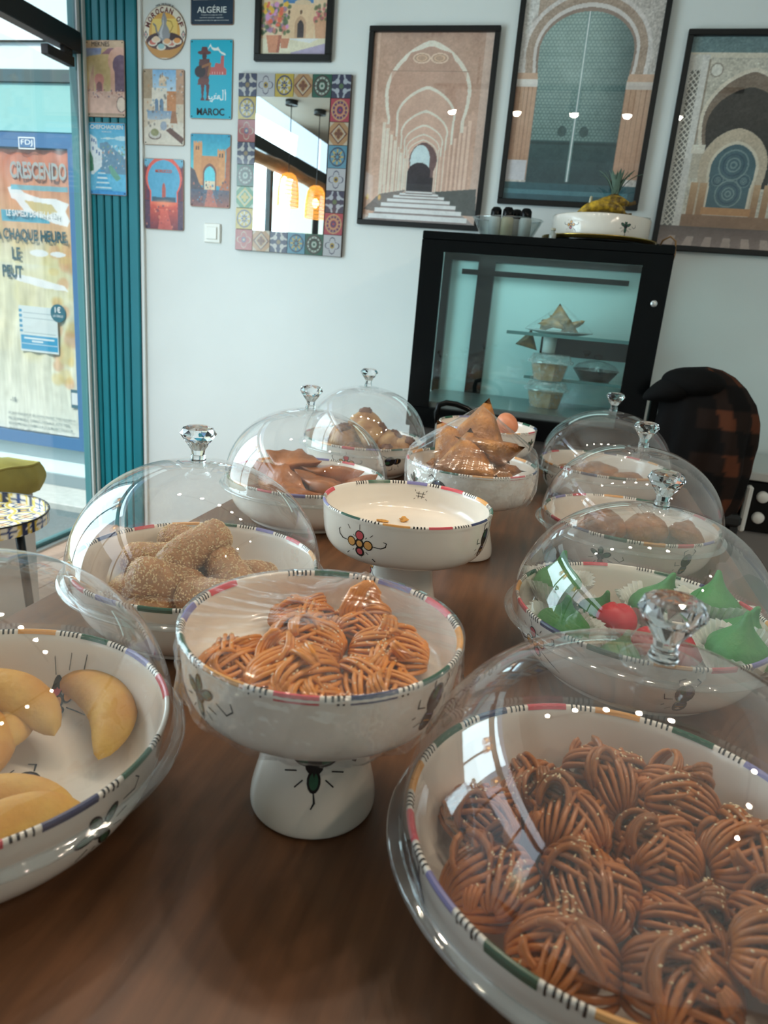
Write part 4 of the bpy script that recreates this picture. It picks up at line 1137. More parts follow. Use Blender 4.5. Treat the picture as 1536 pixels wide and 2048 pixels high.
bowl('low_bowl', 'low white bowl with painted rim holding sesame coated rolls', *PC, TZ, False, 0, 3,
     side=(('blossom', -60 * D2R, 0.055, 1.2, 0), ('flower', 60 * D2R, 0.06, 1.1, 0)))
bowl('low_bowl', 'low white bowl holding brown pointed briouats behind the sesame rolls', *PD, TZ, False, 0, 4, side=(('flower', -40 * D2R, 0.055, 1.2, 0),))
bowl('low_bowl', 'low white bowl holding walnut topped cookies at the far left end', *PE, TZ, False, 0, 5, side=(('beetle', -46 * D2R, 0.065, 1.4, 1.57), ('flower', -90 * D2R, 0.055, 1.2, 0)))
bowl('low_bowl', 'low white bowl holding green and red fruit-shaped sweets', *PI, TZ, False, 0, 6,
     side=(('flower', 215 * D2R, 0.062, 1.2, 0.3), ('beetle', 285 * D2R, 0.055, 1.2, 0), ('flower', 75 * D2R, 0.06, 1.1, 0)), inside=(('flower', -0.01, 0.06, 1.2, 0.4),))
bowl('low_bowl', 'low white bowl holding golden cookies behind the green sweets', *PJ, TZ, False, 0, 7, side=(('blossom', 250 * D2R, 0.055, 1.2, 0), ('beetle', -55 * D2R, 0.06, 1.2, 0)))
bowl('low_bowl', 'low white bowl holding flat brown cookies at the far right end', *PK, TZ, False, 0, 8, side=(('blossom', 204 * D2R, 0.065, 1.2, 0), ('flower', 190 * D2R, 0.06, 1.1, 0)))
bowl('footed_bowl', 'footed white bowl under film holding orange rosettes, front centre', *PG, TZ, True, 0, 9, band=0.005,
     side=(('blossom', -122 * D2R, 0.163, 1.15, 0), ('beetle', -24 * D2R, 0.165, 1.15, -0.4)), footm=(('blossom', -72 * D2R, 0.074, 1.45, 0),))
bowl('footed_bowl', 'empty footed white bowl with a red and orange painted flower', *PF, TZ, True, 0, 10, band=0.0015,
     side=(('flower', -108 * D2R, 0.157, 1.12, 0), ('beetle', -14 * D2R, 0.160, 1.15, -0.2)), inside=(('flower', 0.0, -0.02, 1.1, 2.0),), footm=(('flower', -160 * D2R, 0.088, 0.8, 0.3),))
bowl('footed_bowl', 'footed white bowl wrapped in film with a pile of golden triangles', *PH, TZ, True, 0, 11,
     side=(('beetle', -106 * D2R, 0.160, 1.35, 1.3), ('blossom', -140 * D2R, 0.16, 0.9, 0)))
bowl('footed_bowl', 'footed white bowl holding a brown egg behind the wrapped triangles', *PL, TZ, True, 0, 12, side=(('blossom', -20 * D2R, 0.16, 1.0, 0),))
# a tiny scratched star inside the empty bowl
dd = Decor(); si = surf(smoothprof(FT_IN)[::-1], 0.147, 0.185)(92 * D2R)
sf = lambda a, b, L: tuple(q * (1 - 2 * L / 0.12) if i < 2 else q for i, q in enumerate(si(a, b, 0)))
for pts in ([(-0.005, 0.180), (-0.002, 0.168)], [(0.003, 0.180), (0.004, 0.168)], [(-0.008, 0.176), (0.008, 0.177)], [(-0.007, 0.171), (0.008, 0.172)], [(-0.011, 0.183), (-0.009, 0.180)], [(0.010, 0.183), (0.009, 0.180)], [(-0.012, 0.166), (-0.009, 0.168)], [(0.011, 0.166), (0.009, 0.168)]):
    dd.stroke(sf, pts, 0.0014, 'k')
fo = [o for o in bpy.data.objects if o.get('label', '').startswith('empty footed')][0]
dd.mb.build('painted_motif', None, fo, False, mats=[PNT[k] for k in PKEY])

# ------------------------------------------------------------------ clear domed lids
LIDG = thin_glass('clear_acrylic', tint=(0.985, 0.99, 0.99), f0=0.04, gain=2.3, haze=0.042, hscale=14)
LIDE = thin_glass('clear_acrylic_edge', tint=(0.90, 0.93, 0.93), f0=0.05, gain=1.6, rough=0.05, haze=0.06)
CRY = mat('cut_crystal', (255, 255, 255), 0.0, trans=1.0, ior=1.5)
RINGM = mat('clear_collar', (200, 204, 206), 0.15, metal=0.6)
def lid_proto():
    t = thing('dome_lid', 'x', 'lid', (0, 0, 0), 0, 'clear domed lids')
    P = []
    for k in range(41):
        a = pi / 2 * k / 40
        ex = 0.90
        P.append((max(0.0001, 0.1815 * cos(a) ** ex), 0.010 + 0.160 * sin(a) ** 1.0))
    MB().lathe([(0.1825, 0.004)] + P, 96).build('dome', LIDG, t)
    f = MB()
    f.lathe([(0.1815, 0.005), (0.1850, 0.0045), (0.1900, 0.0030), (0.1920, 0.0008), (0.1905, -0.0008), (0.1860, 0.0010), (0.1822, 0.0022), (0.1815, 0.005)], 96)
    f.build('flange', LIDE, t)
    s = MB(); s.lathe([(0.0001, 0.1702), (0.026, 0.1702), (0.030, 0.1690), (0.031, 0.1675)], 40).build('knob_seat', LIDE, t)
    MB().lathe([(0.0001, 0.1712), (0.0105, 0.1712), (0.0112, 0.1735), (0.0100, 0.1770), (0.0100, 0.1800), (0.0001, 0.1800)], 20).build('collar', CRY, t)
    # faceted knob
    z0 = 0.1798; n = 10
    V = []; Fc = []
    rings = [(0.0082, 0.0, 0), (0.0098, 0.008, 0), (0.0205, 0.0235, 0.5), (0.0255, 0.0310, 0), (0.0215, 0.0385, 0.5), (0.0150, 0.0415, 0)]
    for r, z, sh in rings:
        for k in range(n):
            a = 2 * pi * (k + sh) / n
            V.append((r * cos(a), r * sin(a), z0 + z))
    V.append((0, 0, z0)); V.append((0, 0, z0 + 0.0425))
    for i in range(len(rings) - 1):
        s0, s1 = rings[i][2], rings[i + 1][2]
        for k in range(n):
            k2 = (k + 1) % n
            A_, B_, C_, D_ = i * n + k, i * n + k2, (i + 1) * n + k, (i + 1) * n + k2
            if s0 == s1: Fc.append((A_, B_, D_, C_))
            elif s1 > s0: Fc += [(A_, B_, C_), (B_, D_, C_)]
            else: Fc += [(A_, B_, D_), (A_, D_, C_)]
    L5 = (len(rings) - 1) * n
    for k in range(n):
        Fc.append((k, len(V) - 2, (k + 1) % n)); Fc.append((L5 + k, L5 + (k + 1) % n, len(V) - 1))
    mesh('knob', V, Fc, CRY, t, smooth=False)
    return t
LZ = TZ + 0.0775
lid = lid_proto()
lid.location = (*PA, LZ); lid['label'] = 'clear domed lid over the brown rosettes, nearest the camera on the right'
for p, lb, rz in ((PB, 'clear domed lid over the yellow crescents, cut by the left edge', .2), (PC, 'clear domed lid over the sesame coated rolls', .5), (PD, 'clear domed lid over the brown pointed briouats', .1), (PE, 'clear domed lid over the walnut cookies in front of the white wall', .3), (PI, 'clear domed lid over the green and red sweets', .6), (PJ, 'clear domed lid over the golden cookies behind the green sweets', .15), (PK, 'farthest clear domed lid on the right, over flat brown cookies', .4)):
    copy_tree(lid, lb, 'clear domed lids', (*p, LZ), (0, 0, rz))

# ------------------------------------------------------------------ pastries
HONEY = mat('honey_dough', (172, 102, 42), 0.36, noise=0.34, nscale=22, coat=0.3, bump=0.15, bscale=120)
HONEY2 = mat('orange_honey_dough', (214, 134, 46), 0.36, noise=0.24, nscale=22, coat=0.3, bump=0.15, bscale=120)
SEED = mat('sesame_seed', (232, 212, 172), 0.5)

def seed_cloud(mb, pts, r=0.0013):
    for p, nrm in pts:
        a = Vector(nrm).normalized()
        u = a.cross(Vector((0.3, 0.5, 0.8))).normalized()
        th = random.uniform(0, 6.28)
        v = a.cross(u)
        u, v = u * cos(th) + v * sin(th), v * cos(th) - u * sin(th)
        c = Vector(p)
        V = [c + u * r * 1.35, c - u * r * 1.35, c + v * r * 0.8, c - v * r * 0.8, c + a * r * 0.7, c - a * r * 0.6]
        mb.add(V, [(0, 2, 4), (2, 1, 4), (1, 3, 4), (3, 0, 4), (2, 0, 5), (1, 2, 5), (3, 1, 5), (0, 3, 5)])

def rosette(seed, m, r=0.042, strand=0.0028):
    """fried dough cut in strands, folded and pinched into a loose flower, dipped in honey"""
    rg = random.Random(seed)
    mb = MB(); surfp = []
    def run(pts, rad=1.0):
        n = len(pts)
        mb.tube(pts, [strand * rad * (0.6 if j in (0, n - 1) else rg.uniform(0.9, 1.1)) for j in range(n)], 6)
        for j in range(3, n - 3):
            p = pts[j]
            if p.z > r * 0.3: surfp.append((p + Vector((0, 0, strand)), Vector((p.x, p.y, r))))
    def skein(c, ang, a, b, h, ns, lo, hi, wav):
        """strands running side by side from one pinch to the other, bulging over the top"""
        c = Vector(c); f1 = rg.uniform(4, 7); f2 = rg.uniform(0, 6)
        for i in range(ns):
            u = i / (ns - 1); ph = lo + (hi - lo) * u + rg.uniform(-.03, .03)
            k = rg.uniform(0.94, 1.05); A_ = wav * rg.uniform(0.6, 1.4); pts = []
            for j in range(16):
                t = j / 15; s_ = sin(pi * (0.04 + 0.92 * t)) ** 0.75
                x = -a * cos(pi * t) * (0.9 + 0.1 * k)
                w_ = A_ * sin(f1 * t + f2 + 1.3 * u) * s_
                y = (b * sin(ph) * s_ * k) + w_ * cos(ph)
                z = h * cos(ph) * s_ * k - w_ * sin(ph) * 0.5
                pts.append(c + Vector((x * cos(ang) - y * sin(ang), x * sin(ang) + y * cos(ang), max(z, -c.z + strand))))
            run(pts)
    def loop(c, nrm, R_, ns, a0, a1, sq=0.8):
        """a ribbon of strands bent into an open ring"""
        c = Vector(c); n = Vector(nrm).normalized(); u = n.orthogonal().normalized(); v = n.cross(u)
        for i in range(ns):
            d = (i - (ns - 1) / 2) * strand * 1.8; rr = R_ * rg.uniform(0.92, 1.08); pts = []
            for j in range(16):
                q = a0 + (a1 - a0) * j / 15
                p = c + (u * cos(q) + v * sin(q) * sq) * rr + n * (d * (0.35 + 0.65 * abs(sin((q - a0) / (a1 - a0) * pi))))
                p.z = max(p.z, strand)
                pts.append(p)
            run(pts)
    th = rg.uniform(0, pi)
    mb.ell((0, 0, r * 0.30), (r * 0.80, r * 0.74, r * 0.42), 12, 8)
    skein((0, 0, r * 0.10), th, r * 1.02, r * 0.95, r * 0.80, 13, -1.4, 1.4, 0.0040)
    d2 = th + rg.uniform(0.7, 1.2)
    skein((r * 0.30 * cos(th + 1.57), r * 0.30 * sin(th + 1.57), r * 0.42), d2, r * 0.74, r * 0.42, r * 0.56, 6, -1.2, 1.3, 0.003)
    skein((-r * 0.42 * cos(th + 1.57), -r * 0.42 * sin(th + 1.57), r * 0.35), d2 + 0.5, r * 0.66, r * 0.34, r * 0.52, 6, -1.2, 1.3, 0.003)
    for k in range(2):
        q = rg.uniform(0, 6.28)
        loop((r * 0.50 * cos(q), r * 0.50 * sin(q), r * rg.uniform(0.62, 0.85)), (cos(q + 1.2) * 0.7, sin(q + 1.2) * 0.7, rg.uniform(0.3, 0.9)), r * rg.uniform(0.40, 0.55), 4, 0, rg.uniform(4.6, 6.0))
    for k in range(3):
        q = rg.uniform(0, 6.28)
        loop((r * 0.62 * cos(q), r * 0.62 * sin(q), r * 0.30), (cos(q + 1.57), sin(q + 1.57), 0.3), r * 0.44, 4, -0.4, 3.6)
    mb.V = [(v[0] * 0.93, v[1] * 0.93, v[2] * 1.22) for v in mb.V]
    surfp = [(Vector((p.x * 0.93, p.y * 0.93, p.z * 1.22)), n_) for p, n_ in surfp]
    t = mb.build('rosette_pastry', m)
    s = MB()
    top_ = [q for q in surfp if q[0].z > r * 0.7] or surfp
    cl = rg.choice(top_)[0]
    cand = sorted(surfp, key=lambda q: (q[0] - cl).length * rg.uniform(0.4, 1.3))[:46] + rg.sample(surfp, 34)
    seed_cloud(s, [(q[0] + Vector((rg.uniform(-.002, .002), rg.uniform(-.002, .002), 0)), q[1]) for q in cand], 0.0014)
    so = s.build('sesame_seeds', SEED, t, False)
    so['kind'] = 'stuff'
    return t

def unlink(o):
    for c in list(o.children): unlink(c)
    bpy.data.objects.remove(o)

def settle(items, c, inn, R, drop=0.25, pull=1.0, reach=0.85):
    """pull pastries inwards a little and lift them onto the slope of the bowl wall"""
    zin = [p[1] for p in inn][::-1]; rin = [p[0] for p in inn][::-1]
    out = []
    for it in items:
        it = list(it); s_ = it[5] if len(it) > 5 else 1.0
        dx, dy = (it[0] - c[0]) * pull, (it[1] - c[1]) * pull
        d = math.hypot(dx, dy); mx = rin[-1] - R * s_ * 0.92
        if d > mx: dx, dy = dx * mx / d, dy * mx / d; d = mx
        zz = TZ + float(np.interp(min(d + reach * R * s_, rin[-1]), rin, zin)) - drop * R * s_
        it[0], it[1], it[2] = c[0] + dx, c[1] + dy, max(it[2], zz)
        out.append(it)
    return out

def place_list(protos, items, cat, group):
    """items: (x, y, z, rz, label[, scale, rx, ry])"""
    for i, it in enumerate(items):
        x, y, z, rz, lb = it[:5]
        s = it[5] if len(it) > 5 else 1.0
        rx, ry = (it[6], it[7]) if len(it) > 7 else (0, 0)
        c = copy_tree(protos[i % len(protos)], lb, group, (x, y, z), (rx, ry, rz), scale=s)
        c['category'] = cat
    for p in protos: unlink(p)

za = TZ + 0.0165
B1 = 'rosette pastry in the front right bowl'
itA = [
    (0.030, 0.604, za + .004, 0.3, 'brown sesame rosette at the back left of the front right bowl'),
    (0.092, 0.630, za + .012, 1.3, 'tall brown sesame rosette at the back middle of the front right bowl', 1.05),
    (0.158, 0.618, za + .010, 2.2, 'brown rosette with a thick white sesame patch, back right of front bowl'),
    (-0.020, 0.550, za + .004, 0.9, 'small brown rosette nearest the left rim of the front right bowl', 0.92),
    (0.062, 0.560, za + .006, 4.0, 'shaded brown rosette in the middle of the front right bowl'),
    (0.138, 0.553, za - .001, 5.1, 'deep lying brown rosette right of the middle of the front bowl', 0.95),
    (0.214, 0.566, za + .006, 2.9, 'large coiled brown rosette at the right side of the front bowl', 1.06),
    (0.000, 0.468, za + .004, 3.3, 'brown rosette with open loops at the left front of the front bowl', 1.02),
    (0.075, 0.487, za + .000, 0.1, 'brown rosette with scattered sesame just below the middle of front bowl'),
    (0.150, 0.478, za + .002, 1.9, 'curly brown rosette lower right of the middle of the front bowl', 0.95),
    (0.222, 0.485, za + .004, 3.7, 'brown rosette by the right rim cut by the picture edge', 1.0),
    (0.056, 0.408, za + .006, 2.5, 'wavy brown rosette nearest the front left rim of the front bowl', 1.02),
    (0.136, 0.410, za + .020, 5.6, 'yellowish rosette with an open hollow at the front of the front bowl', 1.02),
    (0.203, 0.420, za + .004, 4.5, 'brown rosette in the bottom right corner of the picture', 0.98),
]
itA = [[q[0], q[1], q[2] + 0.014 + 0.006 * (i % 3 - 1), q[3], q[4], (q[5] if len(q) > 5 else 1.0) * 0.94] for i, q in enumerate(itA)]
itA = settle(itA, PA, LOW_IN, 0.040, 0.25, 0.97, 1.0)
place_list([rosette(k, HONEY) for k in (3, 8, 21, 34, 55)], itA, 'pastry', 'brown sesame rosettes in the front right bowl')

zg = TZ + 0.1465
itG = [
    (-0.252, 0.520, zg + .005, 0.2, 'orange coiled rosette at the left of the film-covered footed bowl', 0.86),
    (-0.206, 0.585, zg + .009, 1.4, 'orange rosette dusted with sesame in the middle of the footed bowl', 0.93),
    (-0.190, 0.512, zg + .011, 2.7, 'large glossy orange rosette nearest the front of the footed bowl', 1.00),
    (-0.232, 0.648, zg + .002, 3.1, 'orange rosette at the back left of the film-covered footed bowl', 0.84),
    (-0.166, 0.655, zg + .007, 4.1, 'orange rosette at the back of the footed bowl, touching the film', 0.80),
    (-0.122, 0.602, zg + .006, 5.3, 'orange rosette at the right side of the film-covered footed bowl', 0.93),
    (-0.118, 0.532, zg + .005, 0.8, 'orange rosette at the front right of the film-covered footed bowl', 0.91),
    (-0.168, 0.488, zg + .000, 2.0, 'low orange rosette under the front rim of the footed bowl', 0.79),
]
itG = [q[:5] + [(q[5], q[5], q[5] * 0.74)] + q[6:] for q in settle(itG, PG, FT_IN, 0.040, 0.10, 0.95, 1.03)]
place_list([rosette(k, HONEY2) for k in (13, 29, 47)], itG, 'pastry', 'orange rosettes in the film-covered footed bowl')
# an upright loop of fried strands sticking up at the back of the footed bowl
mb = MB()
for k in range(5):
    o_ = (k - 2) * 0.0042
    mb.tube([(-0.012 + o_, 0, 0), (-0.013 + o_, 0.001, 0.022), (-0.006 + o_ * 0.8, 0.002, 0.042), (0.004 + o_ * 0.5, 0.003, 0.050), (0.014 + o_ * 0.4, 0.006, 0.040), (0.012 + o_ * 0.5, 0.010, 0.014)], [0.0026, 0.003, 0.003, 0.003, 0.003, 0.0022], 7)
o = mb.build('pastry_loop', HONEY2, loc=(-0.166, 0.640, zg + 0.014)); o.rotation_euler = (-0.25, 0.1, 0.5)
tag(o, 'upright loop of orange fried strands at the back of the footed bowl', 'pastry')

# sesame coated rolls
ROLL = mat('sesame_roll_crust', (172, 124, 80), 0.5, noise=0.22, nscale=40, bump=0.4, bscale=260)
SEED2 = mat('toasted_sesame', (214, 186, 142), 0.55, noise=0.15, nscale=200)
def roll_proto(seed, L=0.100, r=0.0235):
    rg = random.Random(seed)
    mb = MB(); pts = []
    def fn(v):
        x, y, z = v
        px = np.sign(x) * (1 - (1 - abs(x)) ** 1.0)
        k = 1.0 + 0.10 * noise3((x * 2, y, z), 1.3, seed) + 0.05 * noise3(v, 4.0, seed)
        rr = max(0.0, 1 - abs(x) ** 5) ** 0.5
        q = math.hypot(y, z) or 1e-6
        return (x * 1.0, y / q * rr * k if q > 1e-5 else 0, z / q * rr * k if q > 1e-5 else 0)
    V = []; Fc = []
    nu, nv = 18, 20
    for j in range(nv + 1):
        x = -cos(pi * j / nv)
        rr = (max(0.0, 1 - abs(x) ** 7)) ** 0.5
        for k in range(nu):
            a = 2 * pi * k / nu
            kk = 1.0 + 0.13 * noise3((x * 2.2, cos(a), sin(a)), 1.4, seed) + 0.045 * noise3((x * 4, cos(a) * 2, sin(a) * 2), 2.6, seed)
            p = Vector((x * L / 2, cos(a) * rr * r * kk, sin(a) * rr * r * kk + 0.004 * cos(x * 1.4)))
            V.append(p)
    for j in range(nv):
        for k in range(nu):
            Fc.append((j * nu + k, j * nu + (k + 1) % nu, (j + 1) * nu + (k + 1) % nu, (j + 1) * nu + k))
    t = mesh('sesame_roll', V, Fc, ROLL)
    s = MB(); L_ = []
    for i in range(1300):
        j = rg.randint(1, nv - 1); k = rg.randint(0, nu - 1)
        a = V[j * nu + k]; b = V[j * nu + (k + 1) % nu]; c2 = V[min(j + 1, nv) * nu + k]
        u_, v_ = rg.random(), rg.random()
        p = a + (b - a) * u_ + (c2 - a) * v_
        L_.append((p, (p.x * 0.15, p.y, p.z)))
    seed_cloud(s, L_, 0.0014)
    so = s.build('sesame_coating', SEED2, t, False); so['kind'] = 'stuff'
    return t
zc = TZ + 0.0365
itC = [
    (-0.585, 0.945, zc + .010, 0.6, 'sesame roll lying at the back left of the roll pile', 1.0, 0, 0.2),
    (-0.515, 0.990, zc + .004, -0.3, 'sesame roll at the back of the roll pile', 1.0, 0, 0),
    (-0.590, 0.865, zc + .002, 1.9, 'sesame roll leaning on the left rim of its bowl', 1.0, 0, 0.1),
    (-0.520, 0.810, zc + .002, 1.2, 'blunt sesame roll at the front left of the roll pile', 1.05, 0, -0.15),
    (-0.455, 0.800, zc - .004, 2.0, 'short sesame roll low at the front of the roll pile', 0.9, 0, 0),
    (-0.400, 0.885, zc + .002, -0.7, 'sesame roll at the right side of the roll pile', 1.0, 0, 0),
    (-0.372, 0.935, zc + .002, 0.9, 'sesame roll end nearest the right rim of its bowl', 0.85, 0, 0),
    (-0.445, 0.965, zc + .012, 0.5, 'sesame roll at the back right of the roll pile', 1.0, 0, 0.1),
    (-0.560, 0.900, zc + .042, 0.15, 'sesame roll on the upper left of the roll pile', 1.05, 0, -0.1),
    (-0.500, 0.905, zc + .066, 0.95, 'topmost sesame roll crowning the roll pile', 1.12, 0, -0.45),
    (-0.435, 0.900, zc + .038, -0.55, 'sesame roll sloping down the right of the roll pile', 1.08, 0, 0.35),
    (-0.430, 0.842, zc + .024, 0.10, 'sesame roll lying level across the front of the pile', 1.12, 0, 0.05),
    (-0.510, 0.845, zc + .034, 1.0, 'thick sesame roll tilted towards the front of the pile', 1.15, 0, 0.45),
    (-0.545, 0.965, zc + .048, -0.2, 'sesame roll behind the topmost roll of the pile', 1.0, 0, 0.1),
]
itC = settle(itC, PC, LOW_IN, 0.045, 0.2)
itC = [list(q[:5]) + [(q[5] if len(q) > 5 else 1) * 1.08] + list(q[6:]) for q in itC]
place_list([roll_proto(k) for k in (1, 2, 5, 9)], itC, 'pastry', 'sesame coated rolls under a dome')

# pointed folded briouats
BRI = mat('fried_briouat_sheet', (168, 100, 50), 0.38, noise=0.42, nscale=20, coat=0.25, bump=0.35, bscale=60)
def briouat(seed, L=0.118, r=0.024):
    rg = random.Random(seed)
    V = []; Fc = []; nu, nv = 24, 14
    for j in range(nv + 1):
        t = -1 + 2 * j / nv
        rr = (1 - abs(t) ** 1.25) ** 0.9 if abs(t) < 1 else 0.0
        rr = max(rr, 0.03)
        for k in range(nu):
            a = 2 * pi * k / nu
            m3 = ((a + 0.5 * t + seed) % (2 * pi / 3)) - pi / 3; fold = min(1.45, 0.74 / cos(m3)) + 0.07 * noise3((t * 3, cos(a), sin(a)), 2.4, seed)
            V.append((t * L / 2, cos(a) * rr * r * fold * 1.15, sin(a) * rr * r * fold * 0.9 + 0.014 * t * t + 0.002 * sin(5 * t)))
    for j in range(nv):
        for k in range(nu):
            Fc.append((j * nu + k, j * nu + (k + 1) % nu, (j + 1) * nu + (k + 1) % nu, (j + 1) * nu + k))
    return mesh('briouat', V, Fc, BRI)
zd = TZ + 0.046
itD = [
    (-0.600, 1.440, zd, 0.4, 'brown briouat at the left of the briouat bowl', 1.0, 0, 0), (-0.520, 1.385, zd, -0.5, 'brown briouat at the front of the briouat bowl', 1.05, 0.3, 0),
    (-0.445, 1.440, zd, 1.1, 'brown briouat at the right front of the briouat bowl', 1.0, 0, 0), (-0.600, 1.525, zd, -0.2, 'brown briouat at the back left of the briouat bowl', 1.0, 0, 0),
    (-0.455, 1.530, zd, 0.3, 'brown briouat at the back right of the briouat bowl', 1.05, 0.4, 0), (-0.540, 1.470, zd + .026, 0.9, 'brown briouat in the middle of the briouat pile', 1.1, 0.3, 0.1),
    (-0.578, 1.420, zd + .042, -0.35, 'brown briouat sloping over the front left of the briouat pile', 1.1, 0.5, 0.2), (-0.480, 1.430, zd + .036, -0.25, 'brown briouat across the front right of the briouat pile', 1.1, 0.2, 0.12),
    (-0.490, 1.500, zd + .050, 0.2, 'brown briouat across the back of the briouat pile', 1.1, 0.1, 0), (-0.580, 1.500, zd + .066, -0.1, 'topmost brown briouat with upturned pointed tips', 1.0, 0, 0),
    (-0.425, 1.480, zd + .036, 0.8, 'light brown briouat tip near the right rim of its bowl', 0.9, 0, -0.2), (-0.530, 1.365, zd + .028, 0.5, 'brown briouat leaning on the front rim of its bowl', 0.9, 0.4, 0.1),
]
itD = [list(q[:5]) + [q[5] * 1.22] + list(q[6:]) for q in itD]
itD = settle(itD, PD, LOW_IN, 0.046, 0.2)
place_list([briouat(k) for k in (1, 2, 4)], itD, 'pastry', 'pointed brown briouats under a dome')

# walnut cookies
COOK = mat('pale_cookie_dough', (206, 166, 112), 0.55, noise=0.28, nscale=26, color2=(150, 100, 58), bump=0.3, bscale=90, coat=0.15)
WNUT = mat('walnut_kernel', (112, 70, 50), 0.5, noise=0.3, nscale=70, bump=0.5, bscale=150)
def wcookie(seed, r=0.040):
    mb = MB()
    def fn(v):
        x, y, z = v
        a = math.atan2(y, x); q = math.hypot(x, y)
        k = 1 + 0.20 * cos(5 * a + seed) * q + 0.06 * noise3(v, 3, seed)
        return (x * k, y * k, (z if z > -0.55 else -0.55) + 0.18 * (1 - q))
    mb.ell((0, 0, 0.020), (r, r, 0.034), 20, 12, fn=fn)
    t = mb.build('walnut_cookie', COOK)
    nb = MB()
    def fw(v):
        k = 1 + 0.22 * sin(9 * v[0] + seed) * cos(8 * v[1]) + (-0.25 if abs(v[1]) < 0.15 else 0)
        return (v[0] * k, v[1] * k, v[2] * k)
    nb.ell((0, 0, 0.056), (0.017, 0.015, 0.009), 16, 10, fn=fw)
    nb.build('walnut', WNUT, t)
    return t
ze = TZ + 0.018
itE = [
    (-0.630, 1.930, ze, 0.4, 'walnut cookie low at the left front of its bowl'), (-0.550, 1.890, ze, 0.9, 'walnut cookie at the front of its bowl'), (-0.465, 1.925, ze, 1.4, 'walnut cookie low at the right front of its bowl'),
    (-0.640, 2.030, ze, 0.1, 'walnut cookie at the back left of its bowl'), (-0.552, 1.985, ze, 2.0, 'walnut cookie in the middle at the bottom of the pile'), (-0.465, 2.030, ze, 2.4, 'walnut cookie at the back right of its bowl'), (-0.550, 2.080, ze, 3.0, 'walnut cookie at the very back of its bowl'),
    (-0.600, 1.960, ze + .048, 0.7, 'walnut cookie on the left of the upper layer', 1.0, 0.4, -0.3), (-0.495, 1.965, ze + .044, 1.1, 'walnut cookie sloping right with its walnut facing up', 1.05, 0.5, 0.6), (-0.440, 1.990, ze + .034, 0.3, 'walnut cookie nearest the right rim of its bowl', 0.95, 0.5, 0.5),
    (-0.555, 2.010, ze + .084, 0.2, 'topmost walnut cookie with a walnut on its peak', 1.0, 0.1, 0.0), (-0.545, 1.955, ze + .072, 1.7, 'walnut cookie facing front with a broad dark walnut', 1.05, 0.9, 0.0),
]
itE = [[q[0], q[1], q[2] + .006, q[3], q[4], (q[5] if len(q) > 5 else 1) * 1.18] + list(q[6:] if len(q) > 6 else (0, 0)) for q in itE]
itE = settle(itE, PE, LOW_IN, 0.042, 0.35)
place_list([wcookie(k) for k in (1, 2)], itE, 'cookie', 'walnut topped cookies under a dome')

# yellow crescents
CRES = mat('crescent_pastry', (218, 176, 92), 0.62, noise=0.14, nscale=14, color2=(196, 132, 64), bump=0.22, bscale=90, coat=0.0, spec=0.3)
def crescent(seed, L=0.165, r=0.0235, bend=0.85):
    V = []; Fc = []; nu, nv = 16, 22
    R_ = L / (2 * bend)
    for j in range(nv + 1):
        t = -1 + 2 * j / nv
        a0 = t * bend
        rr = max(0.0, 1 - abs(t) ** 2.4) ** 0.62
        cx_, cy_ = R_ * sin(a0), R_ * (cos(a0) - 1)
        for k in range(nu):
            a = 2 * pi * k / nu
            kk = 1 + 0.05 * noise3((t * 2, cos(a), sin(a)), 1.8, seed)
            ny = cos(a) * rr * r * 0.95 * kk; nz = sin(a) * rr * r * (0.95 if sin(a) > 0 else 0.45) * kk
            if sin(a) > 0.5: nz *= 1.05
            V.append((cx_ + sin(a0) * ny, cy_ + cos(a0) * ny, nz + 0.011))
    for j in range(nv):
        for k in range(nu):
            Fc.append((j * nu + k, j * nu + (k + 1) % nu, (j + 1) * nu + (k + 1) % nu, (j + 1) * nu + k))
    return mesh('crescent_pastry', V, Fc, CRES)
zb = TZ + 0.0165
itB = [
    (-0.426, 0.592, zb + .016, -0.66, 'bent yellow crescent lying alone against the right wall of its bowl', 1.12, 0.25, 0.0),
    (-0.545, 0.592, zb + .014, 0.10, 'shaded yellow crescent at the back of the left bowl', 1.1, 0.5, 0),
    (-0.522, 0.546, zb + .014, -0.4, 'yellow crescent on the left of the crescent bowl', 0.95, 0, 0),
    (-0.490, 0.492, zb + .012, -0.9, 'yellow crescent with an orange tip in the middle of the left bowl', 0.95, 0, 0),
    (-0.432, 0.428, zb + .012, 0.55, 'yellow crescent at the front of the left bowl', 0.95, 0, 0),
    (-0.392, 0.412, zb + .024, 0.78, 'folded yellow crescent by the front rim of the left bowl', 0.75, 0.3, 0),
    (-0.560, 0.420, zb + .004, 1.2, 'yellow crescent beyond the left edge of the picture', 1.0, 0, 0),
]
itB = [q if i == 0 else settle([q], PB, LOW_IN, 0.055, 0.3)[0] for i, q in enumerate(itB)]
place_list([crescent(1), crescent(4)], itB, 'pastry', 'yellow crescents under a dome')

